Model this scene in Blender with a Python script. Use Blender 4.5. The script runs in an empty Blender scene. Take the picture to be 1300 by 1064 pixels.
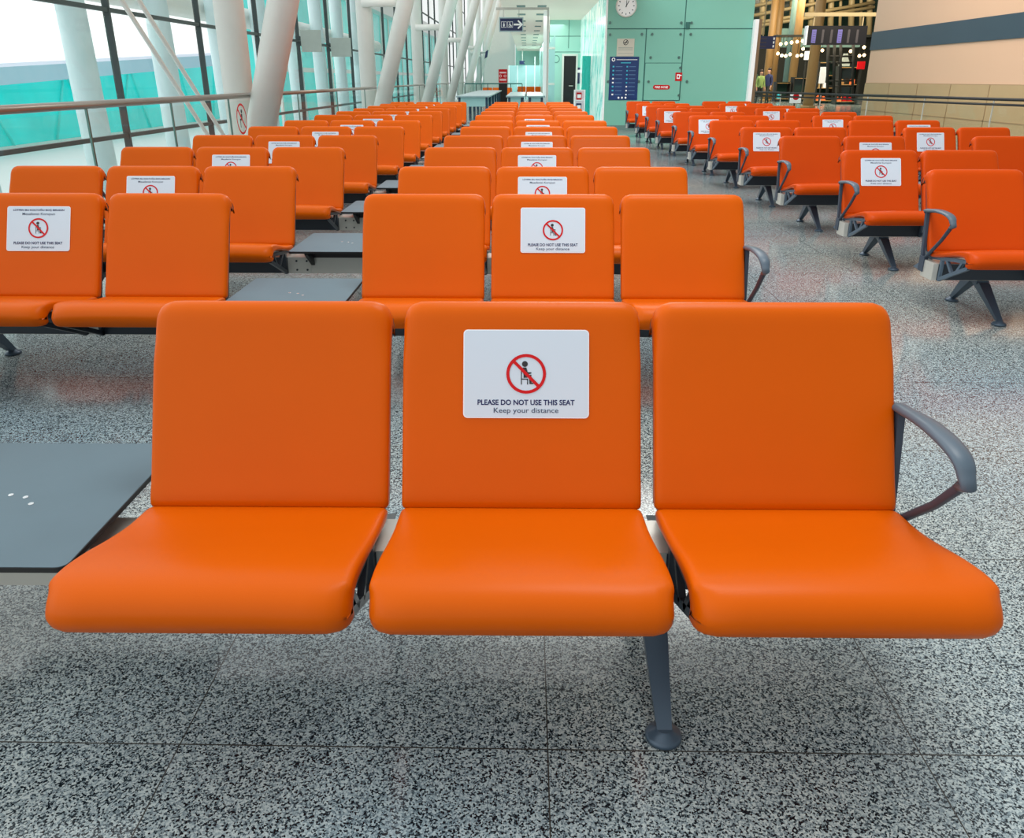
import bpy, bmesh, math, random
from mathutils import Vector, Matrix
random.seed(4)
S = bpy.context.scene
C = S.collection
R = math.radians

# ------------------------------------------------------------------ camera
F = 1000.0; PU, PV = 650.0, 487.0; CAMH = 1.25
PITCH, YAW = 21.16, 1.015
cam_d = bpy.data.cameras.new('camera'); cam = bpy.data.objects.new('camera', cam_d); C.objects.link(cam)
cam.location = (0, 0, CAMH); cam.rotation_euler = (R(90 - PITCH), 0, R(YAW))
cam_d.sensor_width = 36; cam_d.lens = 36 * F / 1300; cam_d.shift_y = -45 / 1300
cam_d.clip_start = .05; cam_d.clip_end = 600
S.camera = cam
CM = cam.rotation_euler.to_matrix()
def ray(u, v): return CM @ Vector(((u - PU) / F, (PV - v) / F, -1))
def atY(u, v, Y): d = ray(u, v); return Vector((0, 0, CAMH)) + d * (Y / d.y)
def atX(u, v, X): d = ray(u, v); return Vector((0, 0, CAMH)) + d * (X / d.x)
def atZ(u, v, z): d = ray(u, v); return Vector((0, 0, CAMH)) + d * ((z - CAMH) / d.z)

# ------------------------------------------------------------------ materials
def mat(name, col, rough=.5, metal=0, spec=.5, emit=None, es=1, noise=None, bump=None, coat=0, var=0):
    m = bpy.data.materials.new(name); m.use_nodes = True
    nt = m.node_tree; b = nt.nodes['Principled BSDF']
    b.inputs['Base Color'].default_value = (*col, 1); b.inputs['Roughness'].default_value = rough
    b.inputs['Metallic'].default_value = metal; b.inputs['Specular IOR Level'].default_value = spec
    b.inputs['Coat Weight'].default_value = coat
    if emit: b.inputs['Emission Color'].default_value = (*emit, 1); b.inputs['Emission Strength'].default_value = es
    tc = nt.nodes.new('ShaderNodeTexCoord')
    if var:
        n = nt.nodes.new('ShaderNodeTexNoise'); n.inputs['Scale'].default_value = noise or 6; n.inputs['Detail'].default_value = 3
        nt.links.new(tc.outputs['Object'], n.inputs['Vector'])
        mx = nt.nodes.new('ShaderNodeMix'); mx.data_type = 'RGBA'
        mx.inputs[6].default_value = (*[c * (1 - var) for c in col], 1); mx.inputs[7].default_value = (*[min(1, c * (1 + var)) for c in col], 1)
        nt.links.new(n.outputs['Fac'], mx.inputs[0]); nt.links.new(mx.outputs[2], b.inputs['Base Color'])
    if bump:
        n = nt.nodes.new('ShaderNodeTexNoise'); n.inputs['Scale'].default_value = bump[0]; n.inputs['Detail'].default_value = 2
        nt.links.new(tc.outputs['Object'], n.inputs['Vector'])
        bp = nt.nodes.new('ShaderNodeBump'); bp.inputs['Strength'].default_value = bump[1]; bp.inputs['Distance'].default_value = .002
        nt.links.new(n.outputs['Fac'], bp.inputs['Height']); nt.links.new(bp.outputs['Normal'], b.inputs['Normal'])
    return m

def glass(name, tint, refl=.12, opac=0, ocol=None):
    m = bpy.data.materials.new(name); m.use_nodes = True
    nt = m.node_tree; nt.nodes.clear()
    o = nt.nodes.new('ShaderNodeOutputMaterial'); t = nt.nodes.new('ShaderNodeBsdfTransparent'); g = nt.nodes.new('ShaderNodeBsdfGlossy')
    g.inputs['Roughness'].default_value = .03; t.inputs['Color'].default_value = (*tint, 1)
    lw = nt.nodes.new('ShaderNodeLayerWeight'); lw.inputs['Blend'].default_value = .5
    pw = nt.nodes.new('ShaderNodeMath'); pw.operation = 'POWER'; nt.links.new(lw.outputs['Facing'], pw.inputs[0]); pw.inputs[1].default_value = 5
    ml = nt.nodes.new('ShaderNodeMath'); ml.operation = 'MULTIPLY_ADD'; nt.links.new(pw.outputs[0], ml.inputs[0]); ml.inputs[1].default_value = refl * 3; ml.inputs[2].default_value = refl * .3
    mx = nt.nodes.new('ShaderNodeMixShader'); nt.links.new(ml.outputs[0], mx.inputs[0])
    nt.links.new(t.outputs[0], mx.inputs[1]); nt.links.new(g.outputs[0], mx.inputs[2])
    last = mx
    if opac:
        df = nt.nodes.new('ShaderNodeBsdfDiffuse'); df.inputs['Color'].default_value = (*(ocol or tint), 1)
        m2 = nt.nodes.new('ShaderNodeMixShader'); m2.inputs[0].default_value = opac
        nt.links.new(mx.outputs[0], m2.inputs[1]); nt.links.new(df.outputs[0], m2.inputs[2]); last = m2
    nt.links.new(last.outputs[0], o.inputs[0])
    return m

M = {}
M['orange'] = mat('orange_leather', (.65, .106, .0), .36, spec=.13, bump=(420, .10), var=.05, noise=3)
M['orange_red'] = mat('orange_red_leather', (.58, .063, .0), .36, spec=.13, bump=(420, .10), var=.05, noise=3)
M['frame'] = mat('dark_shell_shaded_frame', (.030, .042, .058), .34, metal=.3)  # dark tone of the shells; on side frames and beam strips, painted shade
M['frame_lit'] = mat('lit_frame_metal', (.12, .18, .245), .32, metal=.4)  # lit copy of the side frame metal, light put into the colour
M['arm'] = mat('arm_grey', (.085, .125, .165), .4, spec=.4, bump=(600, .1))
M['arm_metal'] = mat('arm_strut_metal', (.045, .065, .095), .4, spec=.3)
M['leg_metal'] = mat('leg_blue_grey', (.055, .09, .13), .33, metal=.3)
M['alu'] = mat('aluminium', (.62, .63, .58), .35, metal=.35, var=.06)
M['table'] = mat('slate_tabletop', (.10, .165, .205), .5, spec=.4, bump=(300, .06), var=.12, noise=5)
M['black'] = mat('black_edge', (.008, .009, .010), .45)
M['screw'] = mat('screw_steel', (.7, .72, .74), .25, metal=.9)
M['paper'] = mat('white_sticker', (.62, .75, .86), .3, spec=.4)
M['paper_edge'] = mat('white_sticker_border', (.9, .93, .96), .3)
M['red'] = mat('sign_red', (.60, .004, .008), .5, spec=.25)
M['ink'] = mat('ink_black', (.015, .015, .018), .5)
M['navy_ink'] = mat('ink_navy', (.010, .014, .10), .6, spec=.1)
M['grey_ink'] = mat('ink_grey', (.07, .10, .17), .6, spec=.1)
M['white'] = mat('white_paint', (.82, .84, .80), .35)
M['col_white'] = mat('column_white', (.84, .85, .80), .4, var=.03)
M['col_blue'] = mat('outer_column_white', (.62, .80, .82), .4, var=.03)
M['rail'] = mat('handrail_bronze', (.30, .25, .21), .28, metal=.6)
M['rail_black'] = mat('handrail_black', (.010, .012, .012), .35)
M['mullion'] = mat('dark_mullion', (.035, .055, .055), .45)
M['teal'] = mat('teal_panel', (.235, .60, .49), .22, spec=.45, var=.035, noise=.8)
M['teal_pale'] = mat('pale_teal_panel', (.42, .80, .70), .25, var=.04, noise=.7)
M['seam'] = mat('panel_seam', (.03, .16, .14), .5)
M['bolt'] = mat('bolt_steel', (.12, .22, .20), .3, metal=.8)
M['navy'] = mat('navy_sign', (.010, .026, .105), .35)
M['poster'] = mat('navy_poster', (.006, .04, .17), .3, var=.45, noise=2.2)
M['cyan_ink'] = mat('cyan_ink', (.05, .55, .75), .4)
M['sign_white'] = mat('sign_white', (.86, .9, .92), .4, emit=(1, 1, 1), es=.15)
M['tan'] = mat('tan_wall', (.76, .50, .34), .35, spec=.3, var=.03, noise=.5)
M['tan_low'] = mat('tan_wall_tiles', (.52, .36, .19), .25, spec=.5, var=.12, noise=.9)
M['tan_seam'] = mat('tan_seam', (.33, .22, .11), .5)
M['stripe'] = mat('slate_stripe', (.035, .068, .10), .45, var=.15, noise=.6)
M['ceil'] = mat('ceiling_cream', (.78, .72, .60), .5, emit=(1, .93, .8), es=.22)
M['roof'] = mat('roof_panel', (.8, .8, .76), .6)
M['beige'] = mat('beige_steel', (.40, .31, .16), .45)
M['beige_dark'] = mat('beige_column', (.42, .25, .09), .45)
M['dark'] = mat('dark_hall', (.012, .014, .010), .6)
M['dark_green'] = mat('dark_green_glass', (.015, .045, .035), .2)
M['teal_dull'] = mat('dull_teal_fascia', (.16, .28, .26), .5)
M['bulb'] = mat('warm_bulb', (1, .8, .5), .5, emit=(1, .72, .36), es=7)
M['screen'] = mat('black_screen', (.006, .005, .006), .3)
M['purple'] = mat('screen_purple', (.10, .09, .30), .5, emit=(.3, .25, .8), es=.12)
M['screen_txt'] = mat('screen_text', (.05, .045, .05), .5, emit=(.5, .4, .4), es=.02)
M['hi_vis'] = mat('high_vis', (.26, .40, .12), .7)
M['cloth_dark'] = mat('dark_cloth', (.015, .022, .02), .8)
M['cloth_navy'] = mat('navy_cloth', (.02, .03, .10), .8)
M['cloth_white'] = mat('pale_cloth', (.62, .68, .8), .8)
M['cloth_green'] = mat('green_cloth', (.012, .06, .035), .8)
M['skin'] = mat('skin', (.52, .29, .19), .5)
M['hair'] = mat('hair', (.02, .013, .01), .6)
M['counter'] = mat('counter_grey_blue', (.42, .56, .60), .3)
M['counter_leg'] = mat('counter_leg_navy', (.02, .07, .13), .4)
M['orange_glow'] = mat('orange_sign', (.8, .16, .04), .5, emit=(1, .2, .05), es=.5)
M['apron'] = mat('apron_concrete', (.85, .9, .9), .8, var=.08, noise=.05)
M['bridge_roof'] = mat('bridge_roof', (.62, .72, .86), .6)
M['bridge_glass'] = mat('bridge_glass_teal', (.01, .50, .48), .25, var=.35, noise=.25, emit=(.01, .62, .58), es=.4)  # emission added to brighten the glazing, not a light source
M['bridge_glass2'] = mat('bridge_glass_pale', (.06, .60, .56), .25, var=.5, noise=.18, emit=(.03, .6, .55), es=.3)  # paler glazing, also lifted by an added glow
M['frost'] = mat('frosted_panel', (.40, .47, .43), .5, var=.08)
M['clear'] = glass('clear_glass', (.93, .99, .975))
M['curtain'] = glass('curtain_glass', (.95, .995, .99))
M['tealglass'] = glass('teal_glass', (.25, .86, .80), opac=.35, ocol=(.03, .55, .50))
M['paleglass'] = glass('pale_glass', (.6, .9, .9), opac=.7, ocol=(.62, .92, .93))

def reflecting():  # reflections painted as noise bands, brightened by a glow
    m = mat('painted_reflection_glass', (.5, .9, .85), .15)
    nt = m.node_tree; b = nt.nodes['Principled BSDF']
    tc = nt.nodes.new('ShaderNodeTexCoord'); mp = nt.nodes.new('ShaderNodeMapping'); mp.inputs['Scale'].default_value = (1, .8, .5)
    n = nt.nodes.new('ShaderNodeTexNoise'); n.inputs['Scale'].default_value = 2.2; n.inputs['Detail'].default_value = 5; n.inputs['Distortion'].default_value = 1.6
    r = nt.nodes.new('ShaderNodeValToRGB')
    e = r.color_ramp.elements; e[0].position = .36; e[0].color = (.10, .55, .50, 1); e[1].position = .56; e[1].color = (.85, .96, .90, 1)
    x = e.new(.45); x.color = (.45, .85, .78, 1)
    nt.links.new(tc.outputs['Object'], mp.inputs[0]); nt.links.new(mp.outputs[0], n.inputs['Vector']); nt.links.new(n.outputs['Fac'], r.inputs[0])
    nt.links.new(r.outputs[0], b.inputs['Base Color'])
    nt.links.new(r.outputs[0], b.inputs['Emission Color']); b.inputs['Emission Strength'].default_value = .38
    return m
M['painted_reflections'] = reflecting()

def granite():
    m = bpy.data.materials.new('granite_floor'); m.use_nodes = True
    nt = m.node_tree; N = nt.nodes; L = nt.links; b = N['Principled BSDF']
    tc = N.new('ShaderNodeTexCoord')
    def noise(sc, det, rough=.5):
        n = N.new('ShaderNodeTexNoise'); n.inputs['Scale'].default_value = sc; n.inputs['Detail'].default_value = det
        n.inputs['Roughness'].default_value = rough; L.new(tc.outputs['Object'], n.inputs['Vector']); return n
    n1 = noise(330, 2, .6)
    vo = N.new('ShaderNodeTexVoronoi'); vo.inputs['Scale'].default_value = 290; L.new(tc.outputs['Object'], vo.inputs['Vector'])
    sc = N.new('ShaderNodeSeparateColor'); L.new(vo.outputs['Color'], sc.inputs[0])
    n0 = noise(60, 2, .5)
    m1 = N.new('ShaderNodeMath'); m1.operation = 'MULTIPLY_ADD'; L.new(n1.outputs['Fac'], m1.inputs[0]); m1.inputs[1].default_value = .9
    m0 = N.new('ShaderNodeMath'); m0.operation = 'MULTIPLY_ADD'; L.new(n0.outputs['Fac'], m0.inputs[0]); m0.inputs[1].default_value = .55; m0.inputs[2].default_value = -.725
    m2 = N.new('ShaderNodeMath'); m2.operation = 'ADD'; L.new(m0.outputs[0], m2.inputs[0]); L.new(sc.outputs[0], m2.inputs[1])
    L.new(m2.outputs[0], m1.inputs[2])
    r = N.new('ShaderNodeValToRGB'); L.new(m1.outputs[0], r.inputs[0])
    e = r.color_ramp.elements
    e[0].position = .12; e[0].color = (.008, .013, .018, 1); e[1].position = .92; e[1].color = (.67, .71, .68, 1)
    x = e.new(.26); x.color = (.045, .065, .075, 1); x = e.new(.38); x.color = (.24, .29, .31, 1); x = e.new(.55); x.color = (.37, .43, .44, 1)
    # patches of slightly warmer and darker stone
    n2 = noise(.55, 3); r2 = N.new('ShaderNodeValToRGB'); L.new(n2.outputs['Fac'], r2.inputs[0])
    r2.color_ramp.elements[0].position = .35; r2.color_ramp.elements[0].color = (.66, .80, .90, 1)
    r2.color_ramp.elements[1].position = .68; r2.color_ramp.elements[1].color = (.92, .88, .82, 1)
    mu = N.new('ShaderNodeMix'); mu.data_type = 'RGBA'; mu.blend_type = 'MULTIPLY'; mu.inputs[0].default_value = 1
    L.new(r.outputs[0], mu.inputs[6]); L.new(r2.outputs[0], mu.inputs[7])
    # joints
    sx = N.new('ShaderNodeSeparateXYZ'); L.new(tc.outputs['Object'], sx.inputs[0])
    def joint(sock, off, per, w):
        a = N.new('ShaderNodeMath'); a.operation = 'SUBTRACT'; L.new(sock, a.inputs[0]); a.inputs[1].default_value = off
        p = N.new('ShaderNodeMath'); p.operation = 'PINGPONG'; L.new(a.outputs[0], p.inputs[0]); p.inputs[1].default_value = per / 2
        c = N.new('ShaderNodeMath'); c.operation = 'LESS_THAN'; L.new(p.outputs[0], c.inputs[0]); c.inputs[1].default_value = w
        return c
    jx = joint(sx.outputs[0], .05, .74, .0014); jy = joint(sx.outputs[1], 1.205, .69, .0016)
    mxx = N.new('ShaderNodeMath'); mxx.operation = 'MAXIMUM'; L.new(jx.outputs[0], mxx.inputs[0]); L.new(jy.outputs[0], mxx.inputs[1])
    mj = N.new('ShaderNodeMix'); mj.data_type = 'RGBA'; L.new(mxx.outputs[0], mj.inputs[0]); L.new(mu.outputs[2], mj.inputs[6]); mj.inputs[7].default_value = (.05, .05, .045, 1)
    L.new(mj.outputs[2], b.inputs['Base Color'])
    b.inputs['Roughness'].default_value = .14; b.inputs['Specular IOR Level'].default_value = .5
    return m
M['granite'] = granite()

# ------------------------------------------------------------------ mesh builder
class MB:
    def __init__(s): s.v = []; s.f = []; s.m = []; s.sm = []
    def add(s, vs, fs, mi=0, smooth=False):
        o = len(s.v); s.v += [Vector(p) for p in vs]
        for f in fs: s.f.append([i + o for i in f]); s.m.append(mi); s.sm.append(smooth)
    def box(s, a, b, mi=0):
        x0, x1 = sorted((a[0], b[0])); y0, y1 = sorted((a[1], b[1])); z0, z1 = sorted((a[2], b[2]))
        s.add([(x0, y0, z0), (x1, y0, z0), (x1, y1, z0), (x0, y1, z0), (x0, y0, z1), (x1, y0, z1), (x1, y1, z1), (x0, y1, z1)],
              [(0, 3, 2, 1), (4, 5, 6, 7), (0, 1, 5, 4), (1, 2, 6, 5), (2, 3, 7, 6), (3, 0, 4, 7)], mi)
    def tube(s, pts, rads, n=12, mi=0, smooth=True, cap=True):
        pts = [Vector(p) for p in pts]
        if not hasattr(rads, '__len__'): rads = [rads] * len(pts)
        rings = []; up = None
        for i, p in enumerate(pts):
            t = (pts[min(i + 1, len(pts) - 1)] - pts[max(i - 1, 0)]).normalized()
            if up is None: up = Vector((0, 0, 1)) if abs(t.z) < .9 else Vector((1, 0, 0))
            a = t.cross(up).normalized(); up = a.cross(t).normalized()
            r = rads[i]; rx, ry = r if hasattr(r, '__len__') else (r, r)
            rings.append([p + a * math.cos(2 * math.pi * k / n) * rx + up * math.sin(2 * math.pi * k / n) * ry for k in range(n)])
        fs = []
        for i in range(len(pts) - 1):
            for k in range(n): fs.append((i * n + k, i * n + (k + 1) % n, (i + 1) * n + (k + 1) % n, (i + 1) * n + k))
        s.add([q for r in rings for q in r], fs, mi, smooth)
        if cap: s.add(rings[0], [tuple(range(n))[::-1]], mi); s.add(rings[-1], [tuple(range(n))], mi)
    def prism(s, poly, axis, a, b, mi=0):       # polygon in the plane across the axis
        n = len(poly)
        def P(t, q): return {'x': (t, q[0], q[1]), 'y': (q[0], t, q[1]), 'z': (q[0], q[1], t)}[axis]
        s.add([P(a, q) for q in poly] + [P(b, q) for q in poly],
              [tuple(range(n)), tuple(range(2 * n - 1, n - 1, -1))] + [(i, n + i, n + (i + 1) % n, (i + 1) % n) for i in range(n)], mi)
    def bar(s, p, q, w, t, mi=0):               # bar in the y-z plane: width w in plane, thickness t along x
        p, q = Vector(p), Vector(q); d = (q - p).normalized(); nrm = Vector((0, -d.z, d.y)) * w / 2; x = Vector((t / 2, 0, 0))
        vs = [p - nrm - x, p + nrm - x, q + nrm - x, q - nrm - x, p - nrm + x, p + nrm + x, q + nrm + x, q - nrm + x]
        s.add(vs, [(0, 1, 2, 3), (7, 6, 5, 4), (0, 4, 5, 1), (1, 5, 6, 2), (2, 6, 7, 3), (3, 7, 4, 0)], mi)
    def disc(s, c, r, n=24, axis='y', mi=0, r0=0):
        def P(a, rr): x, y = math.cos(a) * rr, math.sin(a) * rr; return {'y': (c[0] + x, c[1], c[2] + y), 'x': (c[0], c[1] + x, c[2] + y), 'z': (c[0] + x, c[1] + y, c[2])}[axis]
        A = [2 * math.pi * k / n for k in range(n)]
        if r0: s.add([P(a, r) for a in A] + [P(a, r0) for a in A], [(k, (k + 1) % n, n + (k + 1) % n, n + k) for k in range(n)], mi)
        else: s.add([P(a, r) for a in A], [tuple(range(n))], mi)
    def sphere(s, c, r, n=10, mi=0):
        c = Vector(c); vs = []; fs = []; k = n // 2
        for i in range(k + 1):
            th = math.pi * i / k
            for j in range(n): vs.append(c + Vector((math.sin(th) * math.cos(2 * math.pi * j / n), math.sin(th) * math.sin(2 * math.pi * j / n), math.cos(th))) * r)
        for i in range(k):
            for j in range(n): fs.append((i * n + j, (i + 1) * n + j, (i + 1) * n + (j + 1) % n, i * n + (j + 1) % n))
        s.add(vs, fs, mi, True)
    def xf(s, mtx): s.v = [mtx @ p for p in s.v]; return s
    def mesh(s, name, mats):
        me = bpy.data.meshes.new(name); me.from_pydata([tuple(p) for p in s.v], [], s.f)
        for m in (mats if isinstance(mats, (list, tuple)) else [mats]): me.materials.append(m)
        for p, mi, sm in zip(me.polygons, s.m, s.sm): p.material_index = mi; p.use_smooth = sm
        bm = bmesh.new(); bm.from_mesh(me); bmesh.ops.remove_doubles(bm, verts=bm.verts, dist=1e-5)
        bmesh.ops.recalc_face_normals(bm, faces=bm.faces); bm.to_mesh(me); bm.free()
        return me
    def obj(s, name, mats, parent=None, loc=(0, 0, 0), bevel=0, seg=2):
        o = bpy.data.objects.new(name, s.mesh(name, mats)); C.objects.link(o); o.location = loc
        if parent: o.parent = parent
        if bevel:
            b = o.modifiers.new('bevel', 'BEVEL'); b.width = bevel; b.segments = seg; b.limit_method = 'ANGLE'; b.angle_limit = R(40)
        return o

def tag(o, label, cat, group=None, kind=None):
    o['label'] = label; o['category'] = cat
    if group: o['group'] = group
    if kind: o['kind'] = kind
    return o
def struct(o): o['kind'] = 'structure'; return o
def empty(name, loc, label, cat, group=None, rz=0):
    o = bpy.data.objects.new(name, None); C.objects.link(o); o.location = loc; o.rotation_euler.z = rz; o.empty_display_size = .1
    return tag(o, label, cat, group)
def put(name, mesh, parent, loc=(0, 0, 0)):
    o = bpy.data.objects.new(name, mesh); C.objects.link(o); o.parent = parent; o.location = loc; return o

_txt = {}
def text_geo(s):
    if s not in _txt:
        cu = bpy.data.curves.new('t', 'FONT'); cu.body = s; cu.align_x = 'CENTER'; cu.align_y = 'CENTER'; cu.resolution_u = 3; cu.offset = .022 if s.isupper() else .006
        o = bpy.data.objects.new('t', cu); C.objects.link(o); bpy.context.view_layer.update()
        me = o.evaluated_get(bpy.context.evaluated_depsgraph_get()).to_mesh()
        vs = [v.co.copy() for v in me.vertices]; fs = [tuple(p.vertices) for p in me.polygons]
        C.objects.unlink(o); bpy.data.objects.remove(o); bpy.data.curves.remove(cu)
        _txt[s] = (vs, fs)
    return _txt[s]
def add_text(mb, s, c, width, mi, y=0, height=None):
    """letters in the x-z plane facing -y, centred at c=(x,z)"""
    vs, fs = text_geo(s)
    x0 = min(v.x for v in vs); x1 = max(v.x for v in vs); y0 = min(v.y for v in vs); y1 = max(v.y for v in vs)
    k = width / (x1 - x0); kz = height / (y1 - y0) if height else k
    mb.add([((v.x - (x0 + x1) / 2) * k + c[0], y, (v.y - (y0 + y1) / 2) * kz + c[1]) for v in vs], fs, mi)

def catmull(P, n=5, closed=True):
    P = [Vector((p[0], p[1])) for p in P]; out = []; N = len(P)
    for i in range(N if closed else N - 1):
        p0, p1, p2, p3 = P[i - 1], P[i], P[(i + 1) % N], P[(i + 2) % N]
        for k in range(n):
            t = k / n
            out.append(.5 * ((2 * p1) + (p2 - p0) * t + (2 * p0 - 5 * p1 + 4 * p2 - p3) * t * t + (3 * p1 - p0 - 3 * p2 + p3) * t ** 3))
    return out

# ------------------------------------------------------------------ the bench kit
HW = .2745
def cushion(profile, mats, name, warp):
    P = catmull(profile, 4)
    n = len(P)
    area = sum(P[i].x * P[(i + 1) % n].y - P[(i + 1) % n].x * P[i].y for i in range(n))
    sg = 1 if area > 0 else -1
    nr = []
    for i in range(n):
        t = (P[(i + 1) % n] - P[i - 1]).normalized(); nr.append(Vector((-t.y, t.x)) * sg)
    st = []
    for a in (-1, 1):
        L = [(HW, .0125), (HW - .0012, .0075), (HW - .005, .003), (HW - .011, .0008), (HW - .02, 0), (HW - .04, 0), (HW - .08, 0)]
        st += [(a * x, ins) for x, ins in (L if a < 0 else L[::-1])]
        if a < 0: st += [(-.1, 0), (0, 0), (.1, 0)]
    vs = []
    for x, ins in st:
        for i in range(n):
            q = P[i] + nr[i] * ins
            vs.append(warp(x, q))
    fs = []
    for j in range(len(st) - 1):
        for i in range(n): fs.append((j * n + i, j * n + (i + 1) % n, (j + 1) * n + (i + 1) % n, (j + 1) * n + i))
    mb = MB(); mb.add(vs, fs, 0, True)
    m = len(st) - 1
    mb.add([vs[i] for i in range(n)], [tuple(range(n))], 0, True); mb.add([vs[m * n + i] for i in range(n)], [tuple(range(n))], 0, True)
    return mb.mesh(name, mats)

def corner(x, Rr):
    e = abs(x) - (HW - Rr)
    return 0 if e <= 0 else Rr - math.sqrt(max(0, Rr * Rr - e * e))
def sm(a, b, t): t = max(0, min(1, (t - a) / (b - a))); return t * t * (3 - 2 * t)

SEAT_P = [(-.185, .338), (-.28, .350), (-.37, .370), (-.45, .392), (-.525, .407), (-.575, .407), (-.608, .393), (-.625, .368), (-.622, .343),
          (-.606, .325), (-.582, .326), (-.566, .345), (-.530, .366), (-.45, .358), (-.36, .338), (-.26, .316), (-.195, .306), (-.172, .318)]
def seat_warp(x, q):
    y, z = q.x, q.y
    w = sm(-.56, -.61, y)
    y2 = y + w * corner(x, .05) * .8
    crown = .006 * (1 - (x / HW) ** 2) * sm(-.19, -.25, y)
    return (x, y2, z + (crown if z > .33 else 0) - (corner(x, .05) * .3 * w if z > .36 else 0))
BACK_P = [(-.178, .338), (-.150, .402), (-.120, .472), (-.085, .555), (-.05, .637), (-.024, .700), (-.006, .742), (.010, .760), (.030, .765), (.050, .754), (.060, .728), (.060, .695),
          (.052, .690), (.046, .715), (.034, .722), (.020, .700), (-.006, .636), (-.045, .545), (-.09, .440), (-.130, .345), (-.150, .322)]
def back_warp(x, q):
    w = sm(.62, .74, q.y); w2 = sm(.46, .335, q.y)
    return (x, q.x, q.y - w * corner(x, .05) * .75)

def side_frame_mesh(sgn, mt='frame'):
    mb = MB(); x = sgn * .252; t = .015
    def B(p, q, w): mb.bar((x, *p), (x, *q), w, t)
    B((-.165, .300), (-.545, .352), .020)              # top rail under the cushion
    B((-.290, .190), (-.290, .318), .022)              # upright at the beam
    B((-.288, .198), (-.560, .322), .020)
    mb.tube([(x, -.540, .352), (x, -.562, .348), (x, -.568, .335), (x, -.555, .321)], .008, 8)
    B((-.340, .318), (-.415, .256), .016); B((-.50, .340), (-.455, .272), .016)
    mb.prism([(-.145, .195), (-.145, .305), (-.165, .305), (-.165, .195)], 'x', x - t / 2, x + t / 2)
    mb.prism([(-.148, .20), (-.148, .30), (.015, .205)], 'x', x - t / 2, x + t / 2)   # rear gusset
    B((-.130, .300), (-.105, .360), .022)              # lug to the back shell
    return mb.mesh('side_frame', M[mt])

def shell_mesh():
    mb = MB(); w = HW - .0015
    mb.prism([(-.156, .335), (-.014, .672), (.010, .706), (.036, .722), (.046, .712), (.051, .684), (.061, .684), (.063, .700), (.054, .716), (.044, .700), (.040, .704), (.022, .694), (.006, .664), (-.136, .326)], 'x', -w, w)
    return mb.mesh('back_shell', M['frame'])
def sticker_mesh(turkish):
    """white notice in its own plane: x across, z up the backrest, facing -y; centre at the origin"""
    W, H, r = .288, .203, .010; mb = MB()
    def rr(w, h, rad):
        o = []
        for cx, cz, a in ((w / 2 - rad, h / 2 - rad, 0), (-w / 2 + rad, h / 2 - rad, 90), (-w / 2 + rad, -h / 2 + rad, 180), (w / 2 - rad, -h / 2 + rad, 270)):
            for k in range(6): t = R(a + 18 * k); o.append((cx + rad * math.cos(t), cz + rad * math.sin(t)))
        return o
    mb.prism(rr(W, H, r), 'y', 0, .0010, 1)
    p = rr(W - .005, H - .005, r - .0025); mb.add([(a, -.0004, b) for a, b in p], [tuple(range(len(p)))], 0)
    cz = .002 if turkish else .0
    s = 1.0
    y = -.0012
    # pictogram: sitter on a chair
    mb.disc((-.003, y, cz + .0225), .0068, 16, 'y', 3)
    def poly(pts, mi=3, yy=y): mb.add([(a, yy, cz + b) for a, b in pts], [tuple(range(len(pts)))], mi)
    poly([(-.008, .0145), (.0005, .0145), (.0035, .004), (.012, .0035), (.012, .0005), (.0035, -.001), (.003, -.004), (-.006, -.004)])
    poly([(-.006, -.004), (.012, -.002), (.0125, -.0205), (.0075, -.0205), (.0065, -.0085), (-.006, -.0095)])
    poly([(.0075, -.0205), (.0165, -.0205), (.0165, -.0235), (.0075, -.0235)])
    poly([(-.0120, .012), (-.0098, .012), (-.0098, -.0245), (-.0120, -.0245)]); poly([(-.0120, -.011), (.0045, -.011), (.0045, -.0132), (-.0120, -.0132)])
    poly([(.0022, -.012), (.0045, -.012), (.0045, -.0245), (.0022, -.0245)])
    # red prohibition ring and slash
    mb.disc((0, -.0018, cz), .0465 * .98, 40, 'y', 2, r0=.0385)
    a = R(135); d = Vector((math.cos(a), math.sin(a))); nn = Vector((-d.y, d.x)) * .0036
    poly([tuple(d * .040 + nn), tuple(d * .040 - nn), tuple(-d * .040 - nn), tuple(-d * .040 + nn)], 2, -.0019)
    add_text(mb, 'PLEASE DO NOT USE THIS SEAT', (0, -.0655), .222, 4, y, .0125)
    add_text(mb, 'Keep your distance', (0, -.0855), .148, 5, y, .0150)
    if turkish:
        add_text(mb, 'LÜTFEN BU KOLTUĞU BOŞ BIRAKIN', (0, .0845), .232, 4, y, .0125)
        add_text(mb, 'Mesafenizi Koruyun', (0, .0650), .148, 5, y, .0145)
    # tilt onto the backrest face
    mb.xf(STICK)
    return mb.mesh('notice_sticker', [M['paper'], M['paper_edge'], M['red'], M['ink'], M['navy_ink'], M['grey_ink']])
A = Vector((-.150, .402)); B_ = Vector((-.024, .700)); dirv = (B_ - A).normalized()
nrm = Vector((-dirv.y, dirv.x))             # towards the front
ctr = A + dirv * ((B_ - A).length * .725) + nrm * .0022
ang = math.atan2(-dirv.x, dirv.y)
STICK = Matrix.Translation((0, ctr.x, ctr.y)) @ Matrix.Rotation(ang, 4, 'X')

ME = {}
for key, m in (('a', M['orange']), ('b', M['orange_red'])):
    ME['seat' + key] = cushion(SEAT_P, m, 'seat', seat_warp)
    ME['back' + key] = cushion(BACK_P, m, 'backrest', back_warp)
ME['shell'] = shell_mesh()
ME['frame_la'] = side_frame_mesh(-1); ME['frame_ra'] = side_frame_mesh(1); ME['frame_lb'] = side_frame_mesh(-1, 'frame_lit'); ME['frame_rb'] = side_frame_mesh(1, 'frame_lit')
ME['stick_e'] = sticker_mesh(False); ME['stick_t'] = sticker_mesh(True)

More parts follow.
